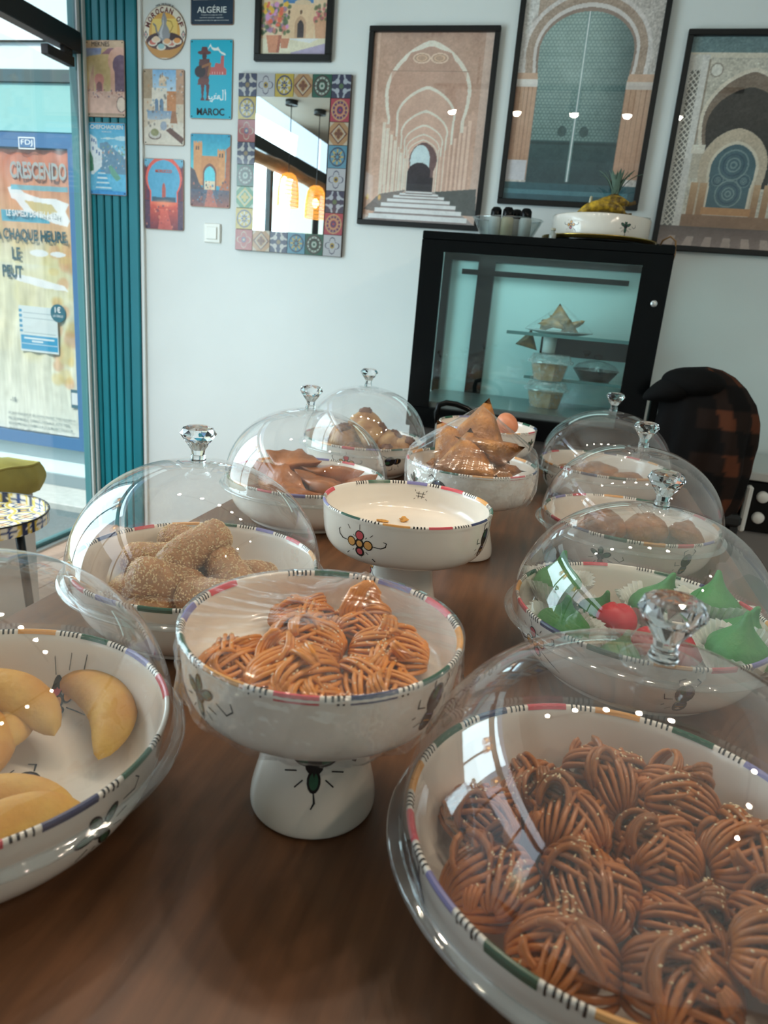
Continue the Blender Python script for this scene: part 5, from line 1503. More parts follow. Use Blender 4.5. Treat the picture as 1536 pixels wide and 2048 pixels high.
# golden cookies and flat brown cookies
GOLD = mat('golden_crust', (190, 126, 66), 0.42, noise=0.3, nscale=20, color2=(116, 68, 34), bump=0.6, bscale=70, coat=0.1)
def bun(seed, rx, ry, rz_, name):
    mb = MB()
    mb.ell((0, 0, rz_ * 0.55), (rx, ry, rz_), 20, 12, fn=lambda v: (v[0] * (1 + 0.16 * noise3(v, 2.2, seed)), v[1] * (1 + 0.16 * noise3(v, 2.4, seed + 3)), max(v[2], -0.55) * (1 + 0.26 * noise3(v, 3.6, seed + 7))))
    return mb.build(name, GOLD)
zj = TZ + 0.0165
itJ = [
    (0.070, 1.470, zj + .004, 0.3, 'golden cookie at the left of the golden cookie bowl'), (0.150, 1.420, zj, 1.0, 'golden cookie at the front of its bowl'), (0.240, 1.450, zj, 1.7, 'golden cookie at the front right of its bowl'),
    (0.110, 1.560, zj + .002, 2.4, 'golden cookie at the back left of its bowl'), (0.200, 1.575, zj, 0.6, 'golden cookie at the back of its bowl'), (0.270, 1.540, zj + .004, 2.9, 'golden cookie at the right of its bowl'),
    (0.120, 1.495, zj + .040, 0.9, 'golden cookie on the left of the upper layer', 1.05, 0.1, 0.1), (0.205, 1.505, zj + .040, 2.0, 'golden cookie in the middle of the upper layer', 1.05, 0, -0.1), (0.280, 1.500, zj + .046, 1.3, 'round yellow brown cookie peeking out at the right rim', 0.9, 0.2, 0.4),
]
itJ = settle(itJ, PJ, LOW_IN, 0.046, 0.3)
place_list([bun(1, .050, .042, .030, 'golden_cookie'), bun(5, .046, .044, .032, 'golden_cookie')], itJ, 'cookie', 'golden cookies under a dome')
itK = [(0.060, 2.030, zj, 0.2, 'flat brown cookie at the left of the farthest bowl'), (0.140, 1.975, zj, 0.9, 'flat brown cookie at the front of the farthest bowl'), (0.220, 2.030, zj, 1.4, 'flat brown cookie at the right of the farthest bowl'), (0.090, 2.120, zj, 2.2, 'flat brown cookie at the back left of the farthest bowl'), (0.180, 2.130, zj, 2.8, 'flat brown cookie at the back right of the farthest bowl'), (0.138, 2.055, zj + .022, 0.5, 'flat brown cookie on top in the farthest bowl')]
itK += [(0.050, 2.085, zj + .026, 0.7, 'flat brown cookie on the left of the upper layer in the farthest bowl'), (0.215, 2.085, zj + .026, 1.9, 'flat brown cookie on the right of the upper layer in the farthest bowl'), (0.110, 2.000, zj + .024, 2.9, 'flat brown cookie at the front of the upper layer, farthest bowl'), (0.130, 2.140, zj + .034, 0.2, 'flat brown cookie at the back of the upper layer, farthest bowl')]
place_list([bun(9, .058, .052, .022, 'flat_cookie')], itK, 'cookie', 'flat brown cookies under the farthest dome')

# big golden triangles under film
TRI = mat('golden_triangle_pastry', (200, 134, 66), 0.45, noise=0.34, nscale=22, color2=(104, 58, 26), bump=0.6, bscale=90, coat=0.05)
def triangle(seed, s=0.082, h=0.024):
    V = []; Fc = []
    n = 10
    idx = {}
    for side in (1, -1):
        for i in range(n + 1):
            for j in range(n + 1 - i):
                a, b = i / n, j / n; c2 = 1 - a - b
                x = (a * cos(pi / 2) + b * cos(pi / 2 + 2.094) + c2 * cos(pi / 2 + 4.189)) * s
                y = (a * sin(pi / 2) + b * sin(pi / 2 + 2.094) + c2 * sin(pi / 2 + 4.189)) * s
                e = max(0.0, min(a, b, c2) * 3)
                if e < 1e-9: e = 0.0
                z = side * h * (min(1, e) ** 0.55) * (0.85 + 0.15 * noise3((x * 30, y * 30, side), 1.0, seed))
                if side == -1 and e == 0: idx[side, i, j] = idx[1, i, j]; continue
                idx[side, i, j] = len(V); V.append((x, y, z))
        for i in range(n):
            for j in range(n - i):
                f = (idx[side, i, j], idx[side, i + 1, j], idx[side, i, j + 1]); Fc.append(f if side == 1 else f[::-1])
                if i + j < n - 1:
                    f = (idx[side, i + 1, j], idx[side, i + 1, j + 1], idx[side, i, j + 1]); Fc.append(f if side == 1 else f[::-1])
    return mesh('triangle_pastry', V, Fc, TRI)
zh = TZ + 0.178
hx, hy = PH
itH = [
    (hx - .030, hy - .026, zh, 0.3, 'golden triangle at the front left of the wrapped pile', 1.0, 0.35, 0.1), (hx + .030, hy - .028, zh, 1.1, 'golden triangle at the front right of the wrapped pile', 1.0, 0.3, 0.0),
    (hx - .028, hy + .030, zh, 2.0, 'golden triangle at the back left of the wrapped pile', 1.0, 0, 0.2), (hx + .030, hy + .028, zh, 2.9, 'golden triangle at the back right of the wrapped pile', 1.0, 0, 0),
    (hx - .035, hy - .005, zh + .046, 0.6, 'golden triangle leaning on the left of the wrapped pile', 1.0, 0.5, -0.35), (hx + .040, hy - .012, zh + .044, 2.0, 'golden triangle leaning on the right of the wrapped pile', 1.0, 0.35, 0.55),
    (hx + .005, hy + .020, zh + .066, 0.0, 'topmost golden triangle standing with its point upwards', 1.05, 1.0, 0.1), (hx - .005, hy - .055, zh + .030, 0.1, 'golden triangle facing front in the wrapped pile', 0.95, 0.75, 0.0),
]
place_list([triangle(1), triangle(6)], itH, 'pastry', 'golden triangles under film')

# green and red fruit-shaped sweets in pleated paper cups
GRN = mat('green_marzipan', (70, 136, 74), 0.55, noise=0.14, nscale=30, bump=0.25, bscale=110)
RED = mat('red_marzipan', (206, 40, 48), 0.42, noise=0.1, nscale=30)
CUP = thin_glass('pleated_paper', tint=(0.9, 0.9, 0.88), haze=0.85, hcol=(0.88, 0.88, 0.85), f0=0.03)
def fig(seed, r=0.030, h=0.062):
    V = []; Fc = []
    prof = [(0.0, 0.0), (0.55, 0.02), (0.92, 0.16), (1.0, 0.32), (0.88, 0.47), (0.60, 0.60), (0.34, 0.72), (0.19, 0.84), (0.12, 0.95), (0.07, 1.0), (0.0, 1.01)]
    P = smoothprof(prof, 2); n = 24
    mb = MB()
    for r_, z_ in P:
        for k in range(n):
            a = 2 * pi * k / n
            q = r_ * r * (1 + 0.045 * cos(12 * a) * min(1, r_ * 1.5)); bend = 0.006 * max(0, z_ - 0.5)
            V.append((q * cos(a) + bend * 3 * cos(seed), q * sin(a) + bend * 3 * sin(seed), z_ * h))
    for i in range(len(P) - 1):
        for k in range(n): Fc.append((i * n + k, i * n + (k + 1) % n, (i + 1) * n + (k + 1) % n, (i + 1) * n + k))
    t = mesh('green_fig_sweet', V, Fc, GRN)
    cup(t, r * 0.85, r * 1.50, 0.030)
    return t
def cup(t, r0, r1, h):
    n = 72; V = []; Fc = []
    for i, (r_, z_) in enumerate(((r0, -0.001), (r0 * 0.6 + r1 * 0.4, h * 0.45), (r1, h))):
        for k in range(n):
            a = 2 * pi * k / n; q = r_ * (1 + (0.055 if k % 2 else -0.055) * (0.4 + 0.3 * i)) * (1 + 0.06 * sin(3 * a) * i / 2)
            V.append((q * cos(a), q * sin(a), z_ + (0.003 * sin(5 * a) if i == 2 else 0)))
    for i in range(2):
        for k in range(n): Fc.append((i * n + k, i * n + (k + 1) % n, (i + 1) * n + (k + 1) % n, (i + 1) * n + k))
    mesh('paper_cup', V, Fc, CUP, t, smooth=False)
def apple(seed, r=0.026):
    mb = MB()
    mb.ell((0, 0, r * 0.95), (r, r * 0.9, r), 20, 14, fn=lambda v: (v[0] * (1 - 0.28 * max(0, -v[2])), v[1] * (1 - 0.28 * max(0, -v[2])), v[2] * (0.95 - 0.25 * math.exp(-((math.hypot(v[0], v[1])) / 0.25) ** 2) * (1 if v[2] > 0 else 0)) * (1 - 0.14 * math.exp(-(v[0] / 0.14) ** 2) * (1 if v[2] > 0 else 0))))
    t = mb.build('red_fruit_sweet', RED)
    cup(t, r * 0.8, r * 1.35, 0.022)
    return t
zi = TZ + 0.017
figs = [
    (0.030, 1.070, zi + .012, 0.2, 'dark green fig sweet at the far left of the sweets bowl', 1.22), (0.046, 0.995, zi + .008, 1.2, 'green fig sweet with a torn paper cup at the left front', 1.3, 0.12, 0),
    (0.092, 1.070, zi + .006, 2.0, 'leaf green sweet beside the red one in the sweets bowl', 1.15, 0.3, -0.3), (0.192, 1.108, zi + .018, 3.0, 'largest green fig sweet standing at the back of its bowl', 1.42),
    (0.262, 1.075, zi + .016, 1.0, 'green fig sweet with a curved tip at the back right', 1.3, 0, 0.2), (0.284, 1.000, zi + .012, 2.4, 'pale green fig sweet at the right of its bowl', 1.25, 0.2, 0), (0.268, 0.928, zi + .012, 0.5, 'bright green fig sweet at the right front of its bowl', 1.3, 0.1, 0), (0.130, 0.960, zi, 4.0, 'small light green fig tip behind the front lid', 0.95),
]
figs = settle(figs, PI, LOW_IN, 0.030, 0.35)
place_list([fig(1), fig(3)], figs, 'sweet', 'green fig-shaped sweets under a dome')
reds = [(0.122, 1.035, zi + .010, 0.4, 'red cleft fruit sweet at the left centre of the sweets bowl', 1.2, 0, 0.15), (0.172, 1.000, zi, 1.3, 'red fruit sweet low in the middle of the sweets bowl', 1.1), (0.222, 1.000, zi, 2.2, 'red fruit sweet half hidden by the front crystal knob', 1.0)]
place_list([apple(2)], reds, 'sweet', 'red fruit-shaped sweets under a dome')

# crumbs in the empty bowl, egg, small caddy behind
CRUM = mat('pastry_crumb', (206, 150, 74), 0.6, noise=0.25, nscale=120)
def crumb(x, y, z, r, lb, sd):
    mb = MB()
    mb.ell((0, 0, r[2] * 0.7), r, 10, 7, fn=lambda v: tuple(q * (1 + 0.35 * noise3(v, 3.1, sd)) for q in v))
    tag(mb.build('crumb', CRUM, None, False, loc=(x, y, z)), lb, 'crumb', 'crumbs in the empty bowl')
zf = TZ + 0.1458
crumb(-0.252, 1.062, zf, (0.011, 0.005, 0.002), 'flat brown crumb at the left in the empty footed bowl', 1)
crumb(-0.222, 1.082, zf, (0.007, 0.007, 0.004), 'small pale crumb at the back in the empty footed bowl', 2)
crumb(-0.203, 1.005, zf, (0.011, 0.009, 0.005), 'largest yellow crumb at the front in the empty footed bowl', 3)
crumb(-0.180, 1.042, zf, (0.018, 0.006, 0.0018), 'long flat crumb at the right in the empty footed bowl', 4)
EGG = mat('brown_egg_shell', (206, 132, 96), 0.4, noise=0.04, nscale=60)
mb = MB(); mb.ell((0, 0, 0), (0.032, 0.0245, 0.0245), 24, 16, fn=lambda v: (v[0], v[1] * (1 - 0.12 * v[0]), v[2] * (1 - 0.12 * v[0])))
o = mb.build('egg', EGG, loc=(PL[0] + 0.055, PL[1] - 0.040, TZ + 0.208)); o.rotation_euler = (0, 0.5, -0.5)
tag(o, 'brown egg resting on top in the footed bowl', 'egg')
mb = MB()
for i, (x, y, z) in enumerate(((-0.04, 0.0, 0.16), (0.02, 0.05, 0.16), (0.05, -0.03, 0.157), (-0.01, -0.05, 0.157))):
    m2 = MB(); m2.ell((0, 0, 0), (0.030, 0.0235, 0.0235), 16, 10)
    tag(m2.build('egg', EGG, loc=(PL[0] + x, PL[1] + y, TZ + z + 0.011)), ('brown egg under the top egg at the left', 'brown egg under the top egg at the back', 'brown egg under the top egg at the right', 'brown egg under the top egg at the front')[i], 'egg', 'brown eggs in the footed bowl')

cd = thing('handled_caddy', 'grey brown caddy with a black plastic loop handle behind the wrapped triangles', 'caddy', (-0.315, 2.165, TZ), 0.25)
MB().box(-0.055, 0.055, -0.04, 0.04, 0, 0.150, 0.008).build('caddy_body', mat('grey_brown_plastic', (120, 106, 92), 0.5), cd, False)
MB().tube([(-0.050, 0, 0.14), (-0.056, 0, 0.172), (-0.052, 0, 0.196), (-0.030, 0, 0.205), (0.0, 0, 0.203), (0.035, 0, 0.193), (0.058, 0, 0.178), (0.066, 0, 0.158), (0.055, 0, 0.14)], [0.009] * 9, 10).build('handle', BLACKP, cd)

# ------------------------------------------------------------------ cling film
FILM = thin_glass('cling_film', f0=0.05, gain=1.0, rough=0.16, haze=0.03, hscale=30, bump=0.28, bscale=26, stretch=(0.35, 2.4, 1), detail=2.0)
FILM2 = thin_glass('cling_film_crumpled', f0=0.06, gain=1.8, rough=0.10, haze=0.10, hscale=70, bump=0.7, bscale=45, detail=2.0)
def film(label, x, y, lumps, skirt, seed, sag=0.0, tight=1.0):
    R_ = 0.1325; zr = 0.1962
    n = 160; V = []; Fc = []
    rg = random.Random(seed)
    def top(px, py):
        q = math.hypot(px, py) / R_
        z = zr - sag * (1 - q * q)
        for lx, ly, lz, lr in lumps:
            d = math.hypot(px - lx, py - ly) / lr
            if d < 1: z = max(z, zr + (lz - zr) * (1 - d) ** tight)
        a = math.atan2(py, px)
        return z + 0.0012 * sin(26 * a + 5 * q) * q * q + 0.0008 * noise3((px * 60, py * 60, 0), 1.0, seed)
    nr = 26
    for i in range(nr + 1):
        q = (i / nr)
        for k in range(n):
            a = 2 * pi * k / n
            px, py = q * R_ * cos(a), q * R_ * sin(a)
            V.append((px, py, top(px, py) if q < 1 else zr))
    m0 = len(V)
    ns = 12
    for i in range(1, ns + 1):
        t = i / ns
        for k in range(n):
            a = 2 * pi * k / n
            low = max(0.121, skirt(a) + 0.007 * noise3((cos(a) * 5, sin(a) * 5, 0), 2.2, seed))
            z = zr - 0.001 - (zr - low) * t
            rr = float(np.interp(z, [p[1] for p in FT_OUT], [p[0] for p in FT_OUT])) if z > 0.116 else 0.118
            rr = max(rr, 0.108) + 0.0022 + 0.0045 * t * (0.5 + 0.5 * sin(17 * a + 6 * t)) + 0.003 * t * (1 + noise3((cos(a) * 9, sin(a) * 9, t * 4), 1.7, seed + 2))
            V.append((rr * cos(a), rr * sin(a), z))
    rows = nr + 1 + ns
    for i in range(rows - 1):
        for k in range(n): Fc.append((i * n + k, i * n + (k + 1) % n, (i + 1) * n + (k + 1) % n, (i + 1) * n + k))
    mi = [0] * ((nr) * n) + [1] * ((ns) * n)
    o = mesh('cling_film', V, Fc, None, None, True, (x, y, TZ), midx=mi, mats=[FILM, FILM2])
    tag(o, label, 'film', 'cling film over bowls')
    return o
film('clear cling film stretched over the orange rosettes in the front footed bowl', *PG, [(0.020, 0.068, 0.226, 0.060), (0.000, -0.040, 0.208, 0.10), (0.05, 0.0, 0.206, 0.09)], lambda a: 0.136 + 0.012 * sin(a * 2 + 1.2) - 0.004 * cos(a), 3, sag=0.002, tight=1.5)
film('clear crinkled cling film tented over the pile of golden triangles', *PH, [(0.005, 0.016, 0.306, 0.150), (-0.055, -0.02, 0.256, 0.085), (0.055, -0.02, 0.257, 0.085), (0.0, -0.065, 0.246, 0.07)], lambda a: 0.136 + 0.012 * sin(a * 3), 8, tight=0.9)

# ------------------------------------------------------------------ glass display cabinet at the back wall
cb = thing('display_cabinet', 'black framed refrigerated glass display cabinet against the back wall', 'display cabinet', (-0.140, 2.58, 0.80))
CW, CD, CH = 0.835, 0.48, 0.684           # origin: bottom of the front, middle
x0, x1 = -CW / 2, CW / 2
CABP = mat('cabinet_back_panel', (190, 216, 214), 0.5)
CGLS = thin_glass('cabinet_glass', tint=(0.90, 0.99, 0.98), f0=0.04, gain=1.2)
INOX = mat('stainless_deck', (150, 156, 154), 0.3, metal=0.8, noise=0.1, nscale=30)
box_obj('plinth', x0, x1, 0.0, CD, 0.0, 0.075, BLACKP, cb, b=0.004)
box_obj('deck', x0 + 0.02, x1 - 0.02, 0.03, CD - 0.02, 0.075, 0.095, INOX, cb)
box_obj('top_panel', x0, x1, 0.0, CD, CH - 0.028, CH, BLACKP, cb, b=0.003)
# printed black border of the front glass: four bars
box_obj('front_border', x0, x0 + 0.080, 0.0, 0.010, 0.075, CH - 0.028, BLACKP, cb)
box_obj('front_border', x1 - 0.092, x1, 0.0, 0.010, 0.075, CH - 0.028, BLACKP, cb)
box_obj('front_border', x0 + 0.080, x1 - 0.092, 0.0, 0.010, CH - 0.066, CH - 0.028, BLACKP, cb)
box_obj('front_glass', x0 + 0.080, x1 - 0.092, 0.003, 0.008, 0.095, CH - 0.066, CGLS, cb)
box_obj('side_glass', x0 + 0.002, x0 + 0.008, 0.012, CD - 0.03, 0.095, CH - 0.028, CGLS, cb)
box_obj('side_glass', x1 - 0.008, x1 - 0.002, 0.012, CD - 0.03, 0.095, CH - 0.028, CGLS, cb)
for sx in (x0 + 0.003, x1 - 0.033):
    box_obj('corner_post', sx, sx + 0.030, CD - 0.035, CD - 0.005, 0.075, CH - 0.028, BLACKP, cb)
box_obj('door_post', -0.272, -0.205, CD - 0.032, CD - 0.004, 0.095, CH - 0.028, BLACKP, cb)
box_obj('back_rail', x0 + 0.03, x1 - 0.03, CD - 0.03, CD - 0.004, CH - 0.062, CH - 0.028, BLACKP, cb)
box_obj('back_panel', x0 + 0.005, x1 - 0.005, CD - 0.006, CD, 0.075, CH - 0.028, CABP, cb)
LEDM = mat('cabinet_led', (235, 255, 252), 0.4, emit=(205, 250, 246), estr=3.0)
box_obj('led_strip', x0 + 0.10, x1 - 0.11, 0.025, 0.040, CH - 0.036, CH - 0.028, LEDM, cb)
box_obj('lower_led', x0 + 0.10, x1 - 0.11, CD - 0.060, CD - 0.050, CH - 0.036, CH - 0.028, LEDM, cb)
SHG = thin_glass('shelf_glass', tint=(0.78, 0.93, 0.92), f0=0.06, gain=2.5)
sh = box_obj('glass_shelf', -0.10, x1 - 0.04, 0.16, CD - 0.035, 0.362, 0.370, SHG, cb)
box_obj('shelf_edge', -0.10, x1 - 0.04, 0.155, 0.160, 0.360, 0.372, mat('shelf_edge_glass', (90, 130, 130), 0.2), sh)
sl = box_obj('glass_shelf', -0.02, x1 - 0.04, 0.24, CD - 0.035, 0.200, 0.207, SHG, cb)
box_obj('shelf_edge', -0.02, x1 - 0.04, 0.235, 0.240, 0.198, 0.209, mat('shelf_edge_glass', None), sl)
box_obj('dark_reflection_bar', 0.02, x1 - 0.04, CD - 0.10, CD - 0.09, 0.285, 0.360, BLACKP, sh)  # black bar stands in for the dark reflection under the shelf
box_obj('front_rail', x0 + 0.085, x1 - 0.10, 0.42, 0.44, CH - 0.115, CH - 0.095, BLACKP, cb)
for zz in (0.37, 0.205): box_obj('bracket', x1 - 0.05, x1 - 0.012, 0.16, CD - 0.04, zz - 0.045, zz - 0.01, BLACKP, cb)
MB().lathe([(0.0001, 0), (0.010, 0), (0.011, 0.003), (0.010, 0.005), (0.0001, 0.005)], 24).build('lock_button', SILVER, cb, loc=(x1 - 0.036, 0.0, 0.502)).rotation_euler = (pi / 2, 0, 0)
lamp('cabinet_led_light', 'AREA', (-0.14, 2.80, 0.80 + CH - 0.045), 1.1, (0.78, 1.0, 0.98), target=(-0.14, 2.84, 0.8), shape='RECTANGLE', size=0.6, size_y=0.2)
box_obj('counter', -0.545, 0.262, 2.60, 3.08, 0, 0.80, mat('counter_front', (60, 54, 50), 0.5))
tag(bpy.data.objects['counter'], 'dark low counter carrying the glass display cabinet', 'counter')

# things inside the cabinet
TUB = thin_glass('clear_tub_plastic', tint=(0.92, 0.93, 0.93), f0=0.05, gain=2.0, haze=0.22, hscale=40)
BUT = mat('brown_spread', (196, 150, 100), 0.55, noise=0.14, nscale=40)
def tub(z, lb):
    t = thing('plastic_tub', lb, 'tub', (-0.068, 2.82, z), 0.3, 'stacked plastic tubs in the cabinet')
    n = 8
    def pl_(P, nm, m, rot=0.0):
        V = []; Fc = []
        for r, zz in P:
            for k in range(n): V.append((r * cos(2 * pi * k / n + rot), r * sin(2 * pi * k / n + rot), zz))
        for i in range(len(P) - 1):
            for k in range(n): Fc.append((i * n + k, i * n + (k + 1) % n, (i + 1) * n + (k + 1) % n, (i + 1) * n + k))
        return mesh(nm, V, Fc, m, t, smooth=False)
    pl_([(0.0001, 0.002), (0.054, 0.002), (0.070, 0.058), (0.0001, 0.060)], 'filling', BUT)
    pl_([(0.0001, 0.0), (0.057, 0.0), (0.074, 0.066), (0.084, 0.068)], 'tub_body', TUB)
    MB().lathe([(0.086, 0.066), (0.087, 0.074), (0.078, 0.078), (0.070, 0.098), (0.0001, 0.100)], 32).build('lid', TUB, t)
    return t
tub(0.895, 'lower clear plastic tub of brown filling in the display cabinet')
tub(0.9985, 'upper clear plastic tub of brown filling in the display cabinet')
cup_ = MB().lathe([(0.0001, 0), (0.024, 0), (0.026, 0.07), (0.0001, 0.07)], 20).build('white_jar', mat('white_plastic', (226, 228, 224), 0.4), loc=(-0.082, 2.84, 1.0995))
tag(cup_, 'small white cylinder under the shelf in the display cabinet', 'jar')
SAL = mat('wrapped_pastry_mix', (158, 116, 62), 0.5, noise=0.5, nscale=34, color2=(66, 54, 38), bump=0.3, bscale=50, coat=0.3)
pp = thing('wrapped_pastry_plate', 'film-wrapped plate of peaked pastries on the cabinet shelf', 'plate', (-0.055, 2.86, 1.1705), 0.2)
MB().lathe([(0.0001, 0.0), (0.075, 0.0), (0.125, 0.010), (0.128, 0.013), (0.075, 0.004), (0.0001, 0.004)], 40).build('plate', mat('clear_plate', (206, 214, 212), 0.2), pp)
for k in range(5):
    a = k * 1.3
    q = triangle(2 + k, 0.062, 0.020); q.data.materials[0] = SAL; q.name = 'peaked_pastry'; q.parent = pp
    q.location = (0.045 * cos(a), 0.04 * sin(a), 0.034 + 0.008 * (k % 2)); q.rotation_euler = (0.5 * sin(a), -0.5 * cos(a), a)
q = triangle(9, 0.066, 0.022); q.data.materials[0] = SAL; q.name = 'peaked_pastry'; q.parent = pp; q.location = (0.0, 0.0, 0.062); q.rotation_euler = (0.9, 0.1, 0.2)
V = []; Fc = []; n = 60
for i in range(9):
    for k in range(n):
        a = 2 * pi * k / n; t = i / 8
        r = 0.128 * t; z = 0.012 + 0.098 * (1 - t) ** 0.9 * (1 + 0.08 * sin(6 * a) * t)
        V.append((r * cos(a) * (1 + 0.02 * sin(13 * a)), r * sin(a), z))
for i in range(8):
    for k in range(n): Fc.append((i * n + k, i * n + (k + 1) % n, (i + 1) * n + (k + 1) % n, (i + 1) * n + k))
mesh('film_cover', V, Fc, thin_glass('clear_wrap', f0=0.03, gain=1.2, rough=0.1, bump=0.6, bscale=50), pp)
# small wrapped wedge beside the tubs, second wrapped dish on the shelf
wd = triangle(4, 0.05, 0.03); wd.name = 'wrapped_wedge'; wd.data.materials[0] = SAL; wd.location = (-0.165, 2.86, 1.135); wd.rotation_euler = (1.2, 0.2, 0.1)
tag(wd, 'small wrapped wedge hanging left of the white cylinder in the cabinet', 'pastry')
sd2 = thing('wrapped_dish', 'dark film-covered dish hanging under the cabinet shelf on the right', 'dish', (0.105, 2.90, 1.008))
MB().lathe([(0.0001, 0.0), (0.055, 0.0), (0.085, 0.040), (0.088, 0.042), (0.05, 0.02), (0.0001, 0.02)], 32).build('dish', mat('dark_dish', (60, 60, 58), 0.3), sd2)
MB().lathe([(0.089, 0.040), (0.07, 0.062), (0.03, 0.075), (0.0001, 0.078)], 32).build('film_cover', FILM2, sd2)

# ------------------------------------------------------------------ things on top of the cabinet
zt = 0.80 + CH
tr = thing('serving_tray', 'dark round tray with a golden rim on the display cabinet', 'tray', (0.036, 2.80, zt))
MB().lathe([(0.0001, 0.0), (0.15, 0.0), (0.185, 0.012), (0.0001, 0.006)], 56).build('tray_base', BLACKP, tr)
MB().lathe([(0.180, 0.011), (0.190, 0.013), (0.198, 0.021), (0.200, 0.024), (0.196, 0.024), (0.183, 0.014)], 56).build('tray_rim', mat('golden_rim', (190, 160, 84), 0.25, metal=0.9), tr)
WB = thing('fruit_bowl', 'white straight-sided bowl of bananas on top of the display cabinet', 'bowl', (0.036, 2.80, zt + 0.0125))
MB().lathe([(0.0001, 0.0), (0.155, 0.0), (0.163, 0.004), (0.167, 0.02), (0.170, 0.078), (0.168, 0.082), (0.164, 0.080), (0.160, 0.02), (0.0001, 0.016)], 64).build('bowl_body', GLAZE, WB)
wbs = lambda th: (lambda u, v, L: ((0.1685 + L) * cos(th + u / 0.17), (0.1685 + L) * sin(th + u / 0.17), v))
d = Decor(); d.blossom(wbs(-62 * D2R), 0, 0.044, 1.1); d.mb.build('painted_motif', None, WB, False, mats=[PNT[k] for k in PKEY])
d = Decor(); d.flower(wbs(-126 * D2R), 0, 0.042, 0.8, 'ooroo'); d.mb.build('painted_motif', None, WB, False, mats=[PNT[k] for k in PKEY])
BAN = mat('ripe_banana_skin', (224, 180, 50), 0.45, noise=0.6, nscale=55, color2=(58, 36, 22))
def banana(lb, loc, rot, L=0.17, r=0.019, first=False):
    mb = MB(); pts = []; rs = []
    for j in range(15):
        t = -1 + 2 * j / 14; a = t * 0.75
        pts.append((L / 1.5 * sin(a), 0, L / 1.5 * (cos(a) - 1) + 0.045))
        rs.append(r * max(0.25, (1 - abs(t) ** 3.5)) ** 0.6)
    mb.tube(pts, rs, 8)
    o = mb.build('banana', BAN, None, True, loc=loc); o.rotation_euler = rot
    tag(o, lb, 'banana', 'overripe bananas in the bowl')
    MB().tube([pts[-1], (pts[-1][0] + 0.012, 0, pts[-1][2] - 0.004), (pts[-1][0] + 0.026, 0, pts[-1][2] - 0.004)], [0.008, 0.006, 0.007], 8).build('stem', mat('banana_stem', (96, 74, 34), 0.6), o)
    return o
zbn = zt + 0.075
banana('spotted banana lying in front in the bowl on the cabinet', (0.030, 2.720, zbn + 0.008), (0.3, -0.10, 0.15))
banana('yellow banana with its tip raised to the right in the bowl', (0.052, 2.760, zbn + 0.024), (0.1, -0.42, 0.25))
banana('dark banana at the back of the bowl on the cabinet', (0.020, 2.800, zbn + 0.012), (-0.2, -0.1, -0.1))
MB().tube([(-0.010 + 0.002 * cos(a), 2.735 + 0.038 * cos(a), zbn + 0.047 + 0.032 * sin(a)) for a in np.linspace(0, 2 * pi, 20, endpoint=False)], 0.0045, 6, closed=True).build('rubber_band', mat('band_cream', (206, 200, 170), 0.6))
tag(bpy.data.objects['rubber_band'], 'cream band holding the spotted bananas together', 'band')
pa = thing('pineapple', 'pineapple with grey green crown behind the bananas', 'pineapple', (0.070, 2.90, zt + 0.078))
MB().ell((0, 0, 0.055), (0.045, 0.045, 0.06), 20, 14, fn=lambda v: tuple(q * (1 + 0.06 * sin(14 * math.atan2(v[1], v[0]) + 9 * v[2]) * cos(12 * v[2])) for q in v)).build('fruit', mat('pineapple_skin', (120, 92, 48), 0.6, noise=0.3, nscale=60), pa)
LEAF = mat('pineapple_leaf', (98, 120, 104), 0.6, noise=0.2, nscale=30)
for i in range(22):
    a = i * 2.399; t = i / 22; L = 0.05 + 0.06 * (1 - t); lean = 0.70 * (1 - t) + 0.1
    V = []; 
    for j in range(6):
        s_ = j / 5; r_ = 0.006 + sin(lean * (0.5 + 0.5 * s_)) * L * s_; z_ = 0.108 + cos(lean * s_) * L * s_ + 0.02 * t
        wd_ = 0.011 * (1 - s_) ** 0.7 + 0.0005
        V += [(r_ * cos(a) - wd_ * sin(a), r_ * sin(a) + wd_ * cos(a), z_), (r_ * cos(a) * 1.02, r_ * sin(a) * 1.02, z_ - 0.002), (r_ * cos(a) + wd_ * sin(a), r_ * sin(a) - wd_ * cos(a), z_)]
    mesh('leaf', V, [(3 * j + q, 3 * j + q + 1, 3 * j + q + 4, 3 * j + q + 3) for j in range(5) for q in (0, 1)], LEAF, pa)
tag(MB().lathe([(0.0001, 0), (0.034, 0), (0.036, 0.004), (0.036, 0.10), (0.030, 0.112), (0.030, 0.125), (0.028, 0.125), (0.028, 0.110), (0.033, 0.098), (0.033, 0.006), (0.0001, 0.004)], 32).build('glass_jar', thin_glass('jar_glass', tint=(0.82, 0.86, 0.84), f0=0.06, gain=2.5, haze=0.10), None, loc=(0.182, 2.96, zt)), 'clear glass jar behind the banana bowl on the right', 'jar')
